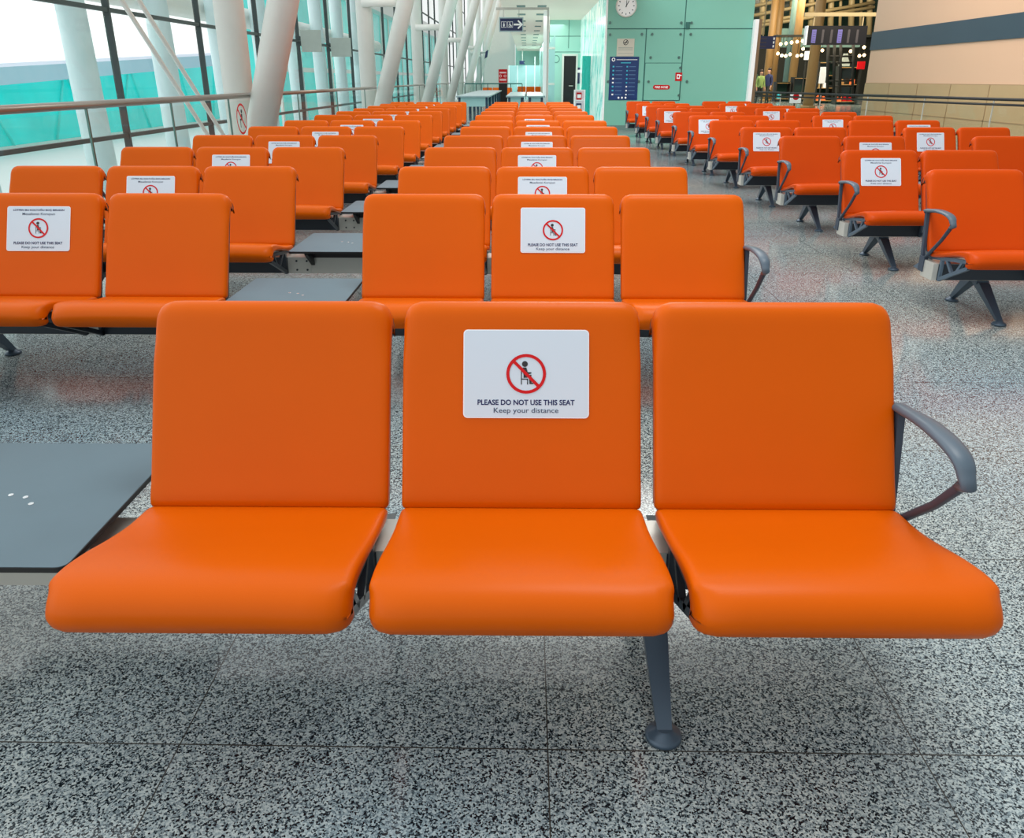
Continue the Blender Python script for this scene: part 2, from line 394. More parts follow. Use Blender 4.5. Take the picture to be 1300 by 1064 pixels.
def leg_mesh():
    mb = MB()
    mb.box((-.035, -.285, .172), (.035, -.135, .188))
    def limb(p0, p1, w0, w1, t0, t1):
        vs = []
        for (p, w, t) in ((p0, w0, t0), (p1, w1, t1)):
            for sx, sy in ((-1, -1), (1, -1), (1, 1), (-1, 1)): vs.append((sx * t / 2, p[0] + sy * w / 2, p[1]))
        mb.add(vs, [(0, 1, 2, 3), (7, 6, 5, 4), (0, 4, 5, 1), (1, 5, 6, 2), (2, 6, 7, 3), (3, 7, 4, 0)])
    limb((-.255, .180), (-.508, .024), .095, .032, .060, .030)
    limb((-.170, .180), (-.012, .024), .085, .032, .060, .030)
    me = mb.mesh('leg', M['leg_metal']); return me
def foot_mesh():
    mb = MB(); prof = [(.033, .0), (.037, .003), (.037, .009), (.033, .014), (.020, .020), (.016, .026)]
    n = 20; vs = [(r * math.cos(2 * math.pi * k / n), r * math.sin(2 * math.pi * k / n), z) for r, z in prof for k in range(n)]
    fs = [(i * n + k, i * n + (k + 1) % n, (i + 1) * n + (k + 1) % n, (i + 1) * n + k) for i in range(len(prof) - 1) for k in range(n)]
    mb.add(vs, fs, 0, True); mb.add(vs[:n], [tuple(range(n))]); mb.add(vs[-n:], [tuple(range(n))])
    return mb.mesh('foot', M['leg_metal'])
ME['leg'] = leg_mesh(); ME['foot'] = foot_mesh()

def arm_mesh():
    """closed loop armrest in the y-z plane at x=0"""
    mb = MB()
    mb.bar((0, -.140, .225), (0, -.088, .545), .024, .016)                       # post
    P = catmull([(-.080, .540), (-.14, .556), (-.22, .565), (-.30, .564), (-.356, .553), (-.380, .530), (-.374, .503)], 4, False)[:-1] + [Vector((-.373, .502))]
    N = len(P)
    mb.tube([(0, p.x, p.y) for p in P], [(.012 + .013 * math.sin(math.pi * min(1, .1 + .88 * i / N)), .011) for i in range(N)], 12, 1)
    mb.tube([(0, -.378, .532), (0, -.376, .512), (0, -.362, .490), (0, -.30, .420), (0, -.205, .335), (0, -.145, .280)], [.010, .0105, .011, .010, .010, .011], 10)
    mb.box((-.012, -.172, .215), (.012, -.118, .300))
    return mb.mesh('armrest', [M['arm_metal'], M['arm']])
ME['arm'] = arm_mesh()

def table_meshes():
    w, y0, y1, z = .262, -.448, .12, .352
    def rr(e, r):
        o = []
        for cx, cy, a in ((w - e - r, y1 - e - r, 0), (-w + e + r, y1 - e - r, 90), (-w + e + r, y0 + e + r, 180), (w - e - r, y0 + e + r, 270)):
            for k in range(6): t = R(a + 18 * k); o.append((cx + r * math.cos(t), cy + r * math.sin(t)))
        return o
    mb = MB(); mb.prism(rr(0, .022), 'z', z - .012, z - .0008, 1); p = rr(.002, .020); mb.prism(p, 'z', z - .0008, z, 0)
    top = mb.mesh('table_top', [M['table'], M['black']])
    b = MB()
    for s in (-.17, .17):
        b.prism([(-.145, .30), (-.145, .34), (-.41, .34), (-.41, .325), (-.285, .24), (-.285, .29)], 'x', s - .01, s + .01)
    b.box((-.2, -.29, .285), (.2, -.14, .338))
    br = b.mesh('table_bracket', M['black'])
    sc = MB(); n = 12
    sc.tube([(0, 0, z - .0005), (0, 0, z + .0012)], .006, 12)
    s = sc.mesh('screw', M['screw'])
    return top, br, s
ME['ttop'], ME['tbr'], ME['screw'] = table_meshes()

def beam_mesh(x0, x1, tx):
    mb = MB()
    mb.prism([(-.28, .19), (-.145, .19), (-.145, .285), (-.28, .285)], 'x', x0, x1)
    x = x0 + .29
    while x < x1:                                            # dark strips paint the seats' shade on the beam front
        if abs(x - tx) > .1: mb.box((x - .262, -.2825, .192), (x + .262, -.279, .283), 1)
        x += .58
    for sx in (-.235, .235):                                 # joint plates with bolts by the table
        mb.box((tx + sx - .05, -.284, .196), (tx + sx + .05, -.279, .28))
        for bx, bz in ((-.03, .212), (.03, .212), (-.03, .264), (.03, .264)):
            mb.tube([(tx + sx + bx, -.284, bz), (tx + sx + bx, -.289, bz)], .006, 8, 1)
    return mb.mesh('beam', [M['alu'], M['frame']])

P_ = .58
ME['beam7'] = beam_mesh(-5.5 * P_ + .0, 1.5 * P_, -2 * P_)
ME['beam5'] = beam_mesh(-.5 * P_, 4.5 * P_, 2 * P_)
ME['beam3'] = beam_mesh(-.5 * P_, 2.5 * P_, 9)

def bench(loc, kind, label, group, key='a', signs=(), sticker='t', first_e=(), detail=True, sdx=0, rz=0):
    root = empty('airport_bench', loc, label, 'bench', group, rz)
    if kind == 7: seats = [-5, -4, -3, -1, 0, 1]; table = -2; legs = [-4.5, .5]; arms = [(-5.5, ), (1.5, )]; bm = 'beam7'
    elif kind == 5: seats = [0, 1, 3, 4]; table = 2; legs = [0, 4]; arms = [(-.5, ), (4.5, )]; bm = 'beam5'
    else: seats = [0, 1, 2]; table = None; legs = [.5, 1.5]; arms = [(-.5,), (2.5,)]; bm = 'beam3'
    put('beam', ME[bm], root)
    for l in legs:
        L = put('leg', ME['leg'], root, (l * P_, 0, 0))
        put('foot', ME['foot'], L, (0, -.515, 0)); put('foot', ME['foot'], L, (0, -.006, 0))
    for (a,) in arms:
        put('armrest', ME['arm'], root, (a * P_ + (-.006 if a > 0 else .006), 0, 0))
    if table is not None:
        T = put('table_top', ME['ttop'], root, (table * P_, 0, 0)); put('table_bracket', ME['tbr'], T)
        if detail:
            for sx, sy in ((.02, -.17), (.05, -.20), (-.02, -.16)): put('screw', ME['screw'], T, (sx, sy, 0))
    for i in seats:
        s = put('seat', ME['seat' + key], root, (i * P_, 0, 0))
        put('backrest', ME['back' + key], s)
        put('back_shell', ME['shell'], s)
        put('side_frame', ME['frame_l' + key], s); put('side_frame', ME['frame_r' + key], s)
        if i in signs:
            k = put('notice_sticker', ME['stick_e' if i in first_e else 'stick_t'], s, (sdx, 0, 0))
            k['label'] = 'white no sitting notice stuck on the backrest'
    return root

ORD = ['front', 'second', 'third', 'fourth', 'fifth', 'sixth', 'seventh', 'eighth', 'ninth', 'tenth', 'eleventh', 'twelfth', 'farthest']
ROWY = [1.753, 3.59, 4.78, 6.18, 7.53, 8.96, 10.3, 11.9, 13.27, 14.6, 15.9, 17.25, 18.6]
ROWX = [-.008, .12, .095, .080, .094, .132, .142, .113, .119, .117, .12, .12, .12]
for i, (y, x) in enumerate(zip(ROWY, ROWX)):
    if i == 0: lab = 'front orange leather bench, closest to camera, slate table at its left'
    elif i == 12: lab = 'farthest bench row of the long centre and left block, last before the grey tables'
    else: lab = '%s bench row from the front in the long centre and left block, orange seats' % ORD[i]
    bench((x, y, 0), 7, lab, 'orange bench rows of the centre and left block', 'a', signs=(0, -4), first_e=((0,) if i < 2 else ()), detail=i < 5, sdx=.010 if i == 0 else 0, rz=R(.4) if i == 0 else 0)
RY = [4.67, 5.99, 7.5, 8.91, 10.44, 11.79, 13.1, 14.78, 16.1, 17.6, 19.3]
SG = [(), (0, 3), (1, 4), (0, 3), (4,), (0, 3), (4,), (0, 3), (4,), (0, 3), (4,)]
for i, y in enumerate(RY):
    if i == 0: lab = 'nearest red-orange bench of the right block, cut by the right edge of the photo'
    elif i == 10: lab = 'farthest red-orange bench of the right block, right against the teal clock wall'
    else: lab = '%s red-orange bench from the front in the right block' % ORD[i]
    bench((2.572, y, 0), 5, lab, 'red-orange bench rows of the right block', 'b', signs=SG[i], detail=i < 3)

# ------------------------------------------------------------------ floor and ground
mb = MB(); mb.box((-4.4, -3, -.3), (30, 95, 0)); struct(mb.obj('floor', M['granite']))
mb = MB(); mb.box((-260, -60, -4.4), (-4.6, 420, -4.0)); o = mb.obj('apron', M['apron']); struct(o)

# ------------------------------------------------------------------ left side: balustrade, columns, glazed wall
RX = -3.6
RZ = 1.05
def rail_seg(p0, p1, label, n_post, thick=.032):
    root = empty('glass_balustrade', (RX, (p0 + p1) / 2, 0), label, 'railing', 'glass balustrades along the window side')
    c = (p0 + p1) / 2
    m_ = MB(); m_.tube([(0, p0 - c, RZ), (0, p1 - c, RZ)], thick, 16); m_.obj('handrail', M['rail'], root)
    for k in range(n_post):
        y = p0 - c + (p1 - p0) * (k + .5) / n_post
        m_ = MB(); m_.box((-.008, y - .010, 0), (.008, y + .010, RZ - .02)); m_.obj('post', M['bolt'], root)
    g = MB(); g.add([(0, p0 - c + .05, .06), (0, p1 - c - .05, .06), (0, p1 - c - .05, RZ - .06), (0, p0 - c + .05, RZ - .06)], [(0, 1, 2, 3)]); g.obj('glass_panel', M['clear'], root)
    s = MB(); s.box((-.04, p0 - c, 0), (.04, p1 - c, .06)); s.obj('base_shoe', M['mullion'], root)
    return root
COLY = [11.15, 20.4, 29.9, 39.4, 48.9, 58.4, 67.9, 77.4]
rail_seg(1.0, 10.85, 'nearest glass balustrade with bronze handrail at far left', 6)
rail_seg(11.75, 19.95, 'second glass balustrade, running between the first two white column pairs', 3, .028)
for i in range(1, 5):
    rail_seg(COLY[i] + .6, COLY[i + 1] - .35, '%s glass balustrade from the front, beyond the %s white column pair' % (ORD[i + 1], ORD[i]), 3, .024)
NEAR = ['nearest', 'second nearest', 'third nearest', 'fourth nearest', 'fifth nearest', 'sixth nearest', 'second farthest', 'farthest']
for i, y in enumerate(COLY):
    root = empty('column_pair', (RX - .25, y, 0), '%s pair of white round columns, one upright and one leaning inward' % NEAR[i], 'column', 'white column pairs along the windows')
    m_ = MB(); m_.tube([(0, 0, 0), (0, 0, 9)], .19, 24); m_.obj('upright_column', M['col_white'], root)
    m_ = MB(); m_.tube([(.17, -.36, 0), (.17 + .30 * 9, -.36, 9)], .19, 24); m_.obj('leaning_column', M['col_white'], root)
    m_ = MB(); m_.tube([(.0, -.2, 2.9), (1.0, -.3, 2.9)], [.10, .10], 14); m_.obj('tie_beam', M['col_white'], root)
    m_ = MB(); m_.tube([(.05, -.15, 0), (.05, -.15, .10)], .60, 24); m_.obj('column_base', M['col_white'], root)
# red no-sitting roundel on the glass
p = atX(306, 151, RX)
m_ = MB()
m_.disc((.0, 0, 0), .185, 36, 'x', 0, r0=.160)
a = R(135)
m_.add([(.001, .17 * math.cos(a) - .01, .17 * math.sin(a) - .01), (.001, .17 * math.cos(a) + .01, .17 * math.sin(a) + .01), (.001, -.17 * math.cos(a) + .01, -.17 * math.sin(a) + .01), (.001, -.17 * math.cos(a) - .01, -.17 * math.sin(a) - .01)], [(0, 1, 2, 3)], 0)
m_.disc((.0005, .01, .09), .025, 16, 'x', 1)
m_.add([(.0005, -.02, .06), (.0005, .03, .06), (.0005, .02, -.01), (.0005, -.05, -.02), (.0005, -.05, -.1), (.0005, -.07, -.1), (.0005, -.07, .0), (.0005, -.02, .01)], [tuple(range(8))], 1)
tag(m_.obj('prohibition_roundel', [M['red'], M['ink']], None, (RX + .0105, p.y, p.z)), 'round red no sitting roundel stuck on the balustrade glass by the column', 'sign')

GX = -6.2
def mull_y(u, v=86): return atX(u, v, GX).y
m1 = mull_y(148); sp = mull_y(259) - m1
mys = [m1 + sp * k for k in range(-4, 22)]
root = bpy.data.objects.new('window_1', None); C.objects.link(root); root.location = (GX, 0, 0); struct(root)
ym0, ym1 = mys[0], mys[-1]
for y in mys:
    m_ = MB(); m_.box((-.06, y - .022, -4), (.04, y + .022, 9)); m_.obj('mullion', M['mullion'], root)
for z in (-1.6, .43, 2.2, 4.9, 7.2):
    m_ = MB(); m_.box((-.04, ym0, z - .03), (.03, ym1, z + .03)); m_.obj('transom', M['mullion'], root)
for k in range(len(mys) - 1):
    m_ = MB(); m_.add([(0, mys[k] + .03, -4), (0, mys[k + 1] - .03, -4), (0, mys[k + 1] - .03, 9), (0, mys[k] + .03, 9)], [(0, 1, 2, 3)]); m_.obj('pane', M['curtain'], root)
# bracing rods
for (u0, u1, w) in ((150, 264, 'left'), (172, 284, 'right')):
    a, b = atX(u0, -6, -5.4), atX(u1, 172, -5.4)
    d = (b - a)
    t = (0.0 - a.z) / d.z; b2 = a + d * t; a2 = a - d * 2.2
    m_ = MB(); c = (a2 + b2) / 2; m_.tube([a2 - c, b2 - c], .034, 12)
    struct(m_.obj('trim_%d' % (1 if w == 'left' else 2), M['beige_white'] if 'beige_white' in M else M['col_white'], None, c))
# ledge that carries the rods and the outer row
# outer white posts and eaves tube
for k, y in enumerate([m1 - 2.5 + 3.4 * j for j in range(0, 9)]):
    m_ = MB(); m_.tube([(0, 0, -4), (-.25, 0, 7)], [.26, .22], 16)
    tag(m_.obj('outer_column', M['col_blue'], None, (-7.6, y + 1.0, 0)), 'white outer column standing beyond the window wall, %s from the front' % (ORD[k] if k else 'first'), 'column', 'white outer columns beyond the glass')
m_ = MB(); m_.tube([(0, -2, 0), (0, 45, 0)], .28, 16); struct(m_.obj('trim_3', M['col_white'], None, (-8.3, 2, 2.9)))
# frosted blade panels on the mullions
for k, (u0, u1, v0, v1) in enumerate(((384, 413, 38, 66), (424, 452, 48, 72))):
    y = min(mys, key=lambda q: abs(q - mull_y(u0, 55))); a = atY(u0, v0, y); b = atY(u1, v1, y)
    rt = empty('blade_panel', (GX + .06, y, b.z), ('larger grey blank panel fixed to the window post, left of the two', 'smaller grey blank panel fixed to the window post, right of the two')[k], 'panel', 'grey blade panels')
    m_ = MB(); m_.box((.02, -.03, 0), (b.x - a.x, .03, a.z - b.z)); m_.obj('board', M['frost'], rt, bevel=.01)
    m_ = MB(); m_.box((-.02, -.02, .15), (.03, .02, .25)); m_.box((-.02, -.02, (a.z - b.z) - .25), (.03, .02, (a.z - b.z) - .15)); m_.obj('bracket', M['mullion'], rt)
# outside: boarding bridge with pale roof band and teal glazing
bx = -40
def bz(u, v): return atX(u, v, bx)
a0, a1 = bz(0, 108), bz(254, 85); sl = (a1.z - a0.z) / (a1.y - a0.y)
root = empty('boarding_bridge', (bx, a0.y, 0), 'long sloping boarding bridge with pale roof and teal glass outside', 'building')
def zz(y): return a0.z + sl * y
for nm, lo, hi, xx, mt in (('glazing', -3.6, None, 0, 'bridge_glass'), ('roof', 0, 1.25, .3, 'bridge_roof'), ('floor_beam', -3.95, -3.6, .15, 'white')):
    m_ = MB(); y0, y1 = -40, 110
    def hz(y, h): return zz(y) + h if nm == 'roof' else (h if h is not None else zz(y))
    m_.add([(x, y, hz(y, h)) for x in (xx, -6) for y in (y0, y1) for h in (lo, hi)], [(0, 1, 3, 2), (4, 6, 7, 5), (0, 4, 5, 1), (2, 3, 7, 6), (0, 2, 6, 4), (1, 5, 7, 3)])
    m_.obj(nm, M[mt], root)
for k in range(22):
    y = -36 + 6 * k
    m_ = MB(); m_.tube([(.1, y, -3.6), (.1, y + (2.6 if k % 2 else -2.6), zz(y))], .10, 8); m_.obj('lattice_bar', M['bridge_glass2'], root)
# terminal wing farther along
root = empty('terminal_wing', (-13, 44, -4), 'teal glazed terminal wing seen between the far white columns', 'building')
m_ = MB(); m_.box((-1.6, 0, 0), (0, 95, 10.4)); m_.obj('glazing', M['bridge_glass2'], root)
m_ = MB(); m_.box((-2.2, -.6, 10.4), (.8, 95.6, 11.6)); m_.obj('roof', M['white'], root)
for k in range(24):
    m_ = MB(); m_.box((0, k * 4 - .12, 0), (.12, k * 4 + .12, 10.4)); m_.obj('fin', M['white'], root)
for z in (2.7, 5.6):
    m_ = MB(); m_.box((0, 0, z), (.1, 95, z + .25)); m_.obj('band', M['white'], root)

# ------------------------------------------------------------------ far hall: ceiling, end walls
CZ = 3.25
m_ = MB(); m_.box((-.75, 19.5, CZ), (2.6, 66, CZ + .3)); struct(m_.obj('ceiling', M['ceil']))
for li, x in enumerate((-.19, .43)):
    for k in range(11):
        y = 22.5 + k * 3.2
        rt = empty('ceiling_grille', (x, y, CZ), 'small dark slot grille in the cream ceiling, %s line' % ('left' if li == 0 else 'right'), 'vent', 'ceiling grilles, %s line' % ('left' if li == 0 else 'right'))
        m_ = MB(); m_.box((-.13, -.28, -.012), (.13, .28, .002)); m_.obj('slot', M['teal_dull'], rt)
WY = 21.6
wl, wr = atY(767, 120, WY).x, atY(947, 120, WY).x
def wx(u, v): return atY(u, v, WY)
m_ = MB(); m_.box((wl, WY, 0), (wr, WY + .35, 6))
zs = wx(850, 36.5).z
seams = []
def seam(x0, z0, x1, z1, w=.012): m_.box((min(x0, x1) - w, WY - .003, min(z0, z1) - w), (max(x0, x1) + w, WY + .01, max(z0, z1) + w), 1)
xs2 = wx(869, 36).x; xs1 = wx(819.5, 60).x; zc = wx(840, 80.5).z; zb = wx(840, 127).z
seam(wl, zs, wr, zs); seam(xs2, zs, xs2, 6); seam(xs1, .1, xs1, zs); seam(xs2, zb, xs2, zs)
m3 = MB(); m3.box((wl, WY - .03, 0), (wr, WY - .004, .12)); struct(m3.obj('baseboard_back', M['teal_dull']))
struct(m_.obj('wall_back', [M['teal'], M['seam'], M['teal_dull']]))
bolts = [(774.5, 29), (865, 29), (878, 29), (774.5, 44), (815, 43.5), (828, 43.5), (864, 43.5), (877, 43.5), (826, 73), (862, 73), (772, 103.5), (811, 103.5), (872, 103.5)]
for k, (u, v) in enumerate(bolts):
    p = wx(u, v); m_ = MB(); m_.tube([(0, 0, 0), (0, -.03, 0)], [.034, .028], 14)
    tag(m_.obj('panel_bolt', M['bolt'], None, (p.x, WY, p.z)), 'round steel bolt fixing the teal wall panels', 'bolt', 'bolts of the teal wall panels')
# hose cabinet
rt = empty('fire_hose_cabinet', ((xs1 + xs2) / 2, WY - .0032, zb), 'square teal hose cabinet door set in the clock wall', 'cabinet')
w = (xs2 - xs1) - .04; h = zc - zb
m_ = MB(); m_.box((-w / 2, -.02, 0), (w / 2, .0, h)); m_.box((-w / 2 - .015, -.008, -.015), (w / 2 + .015, 0, h + .015), 1); m_.obj('door', [M['teal'], M['seam']], rt)
for u, v in ((823, 103.5), (863.5, 86), (861.5, 121)):
    p = wx(u, v); m_ = MB(); m_.tube([(p.x - rt.location.x, -.02, p.z - zb), (p.x - rt.location.x, -.045, p.z - zb)], .03, 12); m_.obj('bolt', M['bolt'], rt)
m_ = MB(); p = wx(839.5, 110.7)
pts = []
for cx, a in ((.16, -90), (-.16, 90)):
    for k in range(9): t = R(a + 22.5 * k); pts.append((p.x - rt.location.x + cx + .055 * math.cos(t), p.z - zb + .055 * math.sin(t)))
m_.prism(pts, 'y', -.020, -.026); add_text(m_, 'FIRE HOSE', (p.x - rt.location.x, p.z - zb), .33, 1, -.028)
o = m_.obj('hose_label', [M['red'], M['sign_white']], rt); o['label'] = 'red oval fire hose label'
m_ = MB(); p = wx(861.3, 97.5); x, z = p.x - rt.location.x, p.z - zb
m_.box((x - .085, -.026, z - .1), (x + .085, -.02, z + .1)); m_.box((x - .05, -.028, z - .05), (x + .03, -.0262, z + .06), 1); m_.box((x + .03, -.028, z + .02), (x + .075, -.0262, z + .045), 1); m_.box((x - .03, -.03, z - .02), (x + .01, -.0282, z + .03), 0)
o = m_.obj('hose_symbol', [M['red'], M['sign_white']], rt); o['label'] = 'red square hose symbol'

# clock
p = wx(795, 7.5); rt = empty('wall_clock', (p.x, WY - .0032, p.z), 'round white clock high on the teal wall', 'clock')
m_ = MB(); n = 40; prof = [(.262, 0), (.262, -.03), (.250, -.045), (.235, -.045), (.228, -.03)]
vs = [(r * math.cos(2 * math.pi * k / n), y, r * math.sin(2 * math.pi * k / n)) for r, y in prof for k in range(n)]
m_.add(vs, [(i * n + k, i * n + (k + 1) % n, (i + 1) * n + (k + 1) % n, (i + 1) * n + k) for i in range(len(prof) - 1) for k in range(n)], 0, True); m_.obj('rim', M['white'], rt)
m_ = MB(); m_.disc((0, -.028, 0), .232, 40)
for k in range(12):
    t = R(30 * k); c, s = math.cos(t), math.sin(t); r0, r1 = (.165, .205); w = .010
    m_.add([(r0 * c - w * s, -.030, r0 * s + w * c), (r0 * c + w * s, -.030, r0 * s - w * c), (r1 * c + w * s, -.030, r1 * s - w * c), (r1 * c - w * s, -.030, r1 * s + w * c)], [(0, 1, 2, 3)], 1)
m_.obj('dial', [M['sign_white'], M['ink']], rt)
for nm, deg, L, w in (('minute_hand', 88, .18, .007), ('hour_hand', 60, .13, .010)):
    m_ = MB(); t = R(deg); c, s = math.cos(t), math.sin(t)
    m_.add([(-.03 * c - w * s, 0, -.03 * s + w * c), (-.03 * c + w * s, 0, -.03 * s - w * c), (L * c + w * .6 * s, 0, L * s - w * .6 * c), (L * c - w * .6 * s, 0, L * s + w * .6 * c)], [(0, 1, 2, 3)])
    m_.obj(nm, M['ink'], rt, (0, -.034 - (.002 if nm[0] == 'h' else 0), 0))
# no smoking notice
a, b = wx(783.5, 49), wx(804.5, 71.5); cx, cz = (a.x + b.x) / 2, (a.z + b.z) / 2; w, h = b.x - a.x, a.z - b.z
m_ = MB(); m_.box((-w / 2, -.012, -h / 2), (w / 2, 0, h / 2)); m_.disc((0, -.014, h * .29), .065, 28, 'y', 1, r0=.052)
m_.add([(-.045, -.0145, h * .29 - .055), (-.03, -.0145, h * .29 - .06), (.05, -.0145, h * .29 + .045), (.035, -.0145, h * .29 + .055)], [(0, 1, 2, 3)], 1)
m_.box((-.045, -.0148, h * .29 - .008), (.045, -.0135, h * .29 + .008), 1)
m_.box((-w * .42, -.0135, -.02), (w * .42, -.012, .0), 2); m_.box((-w * .42, -.0135, -.06), (w * .42, -.012, -.045), 2); m_.box((-w * .42, -.0135, -.14), (w * .42, -.012, -.13), 2)
tag(m_.obj('smoking_notice', [mat('notice_paper', (.70, .70, .60), .5), M['ink'], M['frost']], None, (cx, WY - .0032, cz)), 'white no smoking notice on the teal wall, above the navy poster', 'notice')
# navy poster
a, b = wx(774.5, 72), wx(808.5, 127); cx, cz = (a.x + b.x) / 2, (a.z + b.z) / 2; w, h = b.x - a.x, a.z - b.z
m_ = MB(); m_.box((-w / 2, -.015, -h / 2), (w / 2, 0, h / 2))
m_.disc((-w * .38, -.017, h * .435), .045, 20, 'y', 1, r0=.026)
m_.box((-w * .27, -.0165, h * .425), (w * .44, -.015, h * .437), 1); m_.box((-w * .12, -.0165, h * .35), (w * .22, -.015, h * .37), 2)
for k in range(8):
    z = h * (.27 - .092 * k); x0 = -w * .40
    m_.box((x0, -.0165, z - .014), (x0 + .045, -.015, z + .022), 1 if k in (3, 4, 7) else 2); m_.box((x0 + .08, -.0165, z - .006), (x0 + w * .34, -.015, z + .010), 3)
    m_.box((w * .08, -.0165, z - .014), (w * .13, -.015, z + .018), 1 if k > 4 else 2); m_.box((w * .17, -.0165, z - .006), (w * .40, -.015, z + .010), 3)
for k in (-1, 0, 1): m_.disc((k * .09 - .02, -.0165, -h * .445), .025, 14, 'y', 1)
tag(m_.obj('information_poster', [M['poster'], M['sign_white'], M['cyan_ink'], mat('poster_text', (.10, .22, .42), .5)], None, (cx, WY - .0032, cz)), 'tall navy information poster on the teal wall below the clock', 'poster')
# switch on the seam
p = wx(873, 32.5); m_ = MB(); m_.box((-.05, -.03, -.08), (.05, 0, .08)); tag(m_.obj('wall_sensor', M['seam'], None, (p.x, WY, p.z), bevel=.008), 'small dark box sensor on the teal wall seam', 'sensor')
# side of the block, reflective, and the wall at its end
BY = 31.6
m_ = MB(); m_.box((wl - .02, WY + .02, 0), (wl + .18, BY, CZ + 2.7)); struct(m_.obj('wall_left', M['painted_reflections']))
m_ = MB(); m_.box((wl - .035, WY - .02, 0), (wl + .01, WY + .03, 6)); struct(m_.obj('trim_5', M['sign_white']))
el, er = atY(697, 120, BY).x, wl + .1
m_ = MB(); m_.box((el, BY, 0), (er, BY + .25, CZ)); 
for u in (722,): x = atY(u, 50, BY).x; m_.box((x - .01, BY - .004, 2.3), (x + .01, BY, CZ), 1)
zz2 = atY(720, 46, BY).z; m_.box((el, BY - .004, zz2 - .01), (er, BY, zz2 + .01), 1)
zz2 = atY(720, 66, BY).z; m_.box((el, BY - .004, zz2 - .01), (er, BY, zz2 + .01), 1)
struct(m_.obj('wall_end', [M['teal_pale'], M['seam']]))
a, b = atY(716, 71, BY), atY(729.5, 140, BY)
rt = bpy.data.objects.new('door_1', None); C.objects.link(rt); rt.location = ((a.x + b.x) / 2, BY, 0); struct(rt)
w = b.x - a.x
m_ = MB(); m_.box((-w / 2, -.03, 0), (w / 2, -.005, a.z)); m_.obj('door_leaf', M['screen'], rt)
m_ = MB(); m_.box((-w / 2 - .07, -.05, 0), (-w / 2, 0, a.z + .07)); m_.box((w / 2, -.05, 0), (w / 2 + .07, 0, a.z + .07)); m_.box((-w / 2, -.05, a.z), (w / 2, 0, a.z + .07)); m_.obj('door_frame', M['white'], rt)
m_ = MB(); m_.tube([(w / 2 - .1, -.03, 1.0), (w / 2 - .1, -.08, 1.0), (w / 2 - .25, -.08, 1.0)], .015, 8); m_.obj('door_handle', M['alu'], rt)
a = atY(706, 75, BY); m_ = MB(); m_.tube([(0, 0, 0), (0, -.0095, 0)], .13, 24); m_.disc((0, -.012, 0), .13, 24, 'y', 1, r0=.11)
tag(m_.obj('small_roundel', [M['teal_pale'], M['seam']], None, (a.x, BY, a.z)), 'small round plate on the pale end wall left of the black door', 'sign')
# end wall past the side passage + white post
Yp = 27.5
a = atY(693.5, 40, Yp); m_ = MB(); m_.box((-.09, -.09, 0), (.09, .09, CZ)); struct(m_.obj('trim_6', M['sign_white'], None, (a.x, Yp, 0)))
a0_, a1_ = atY(697, 60, Yp + .6), atY(703.5, 130, Yp + .6)
rt = empty('glass_fin', ((a0_.x + a1_.x) / 2, Yp + .6, 0), 'narrow pointed glass fin right of the white post', 'glass panel')
w = a1_.x - a0_.x; m_ = MB(); m_.prism([(-w / 2, 0), (w / 2, 0), (w / 2, atY(700, 44, Yp + .6).z), (-w / 2, atY(700, 55, Yp + .6).z)], 'y', -.02, .02); m_.obj('pane', M['paleglass'], rt)
m_ = MB(); m_.box((-w / 2, -.03, 1.05), (w / 2, .03, 1.12)); m_.box((-w / 2, -.03, 2.15), (w / 2, .03, 2.22)); m_.obj('clamp', M['white'], rt)
# teal glass screen + white display stand by the block's side
Yt = 26.0
a, b = atY(739.5, 71, Yt), atY(748, 140, Yt)
rt = empty('teal_screen', ((a.x + b.x) / 2, Yt, 0), 'narrow strong teal glass screen before the rippled glass wall', 'screen')
w = b.x - a.x; m_ = MB(); m_.box((-w / 2, -.02, .02), (w / 2, .02, a.z)); m_.obj('pane', M['tealglass'], rt)
m_ = MB(); m_.box((-w / 2 - .02, -.06, 0), (w / 2 + .02, .06, .03)); m_.obj('base', M['white'], rt)
a, b = atY(729, 114, Yt - 1.2), atY(742, 140, Yt - 1.2); w = b.x - a.x
rt = empty('display_stand', ((a.x + b.x) / 2, Yt - 1.2, 0), 'white display stand with shelves beside the black door', 'stand')
m_ = MB(); m_.box((-w / 2, -.15, 0), (-w / 2 + .03, .15, a.z)); m_.box((w / 2 - .03, -.15, 0), (w / 2, .15, a.z)); m_.box((-w / 2, .13, 0), (w / 2, .15, a.z)); m_.obj('frame', M['sign_white'], rt)
for z in (.05, .35, .65, a.z - .02): m_ = MB(); m_.box((-w / 2 + .03, -.15, z), (w / 2 - .03, .13, z + .02)); m_.obj('shelf', M['sign_white'], rt)
for k, (z, c) in enumerate(((.37, 'navy'), (.67, 'red'), (.07, 'screen'))):
    m_ = MB(); m_.box((-.09, -.08, 0), (.06, .08, .2)); m_.box((-.07, -.082, .05), (.04, -.0805, .15), 1)
    tag(m_.obj('leaflet_box', [M[c], M['sign_white']], None, ((a.x + b.x) / 2, Yt - 1.2, z)), '%s leaflet box on the white display stand, %s shelf' % ({'navy': 'blue', 'red': 'red', 'screen': 'black'}[c], {'navy': 'middle', 'red': 'upper', 'screen': 'lowest'}[c]), 'box', 'leaflet boxes')
a = atY(734, 96, BY - .02); m_ = MB(); m_.box((-.1, -.02, -.28), (.1, 0, .28)); m_.box((-.07, -.022, .1), (.07, -.0205, .2), 1)
tag(m_.obj('wall_notice', [M['navy'], M['sign_white']], None, (a.x, BY, a.z)), 'narrow blue notice right of the black door', 'notice')

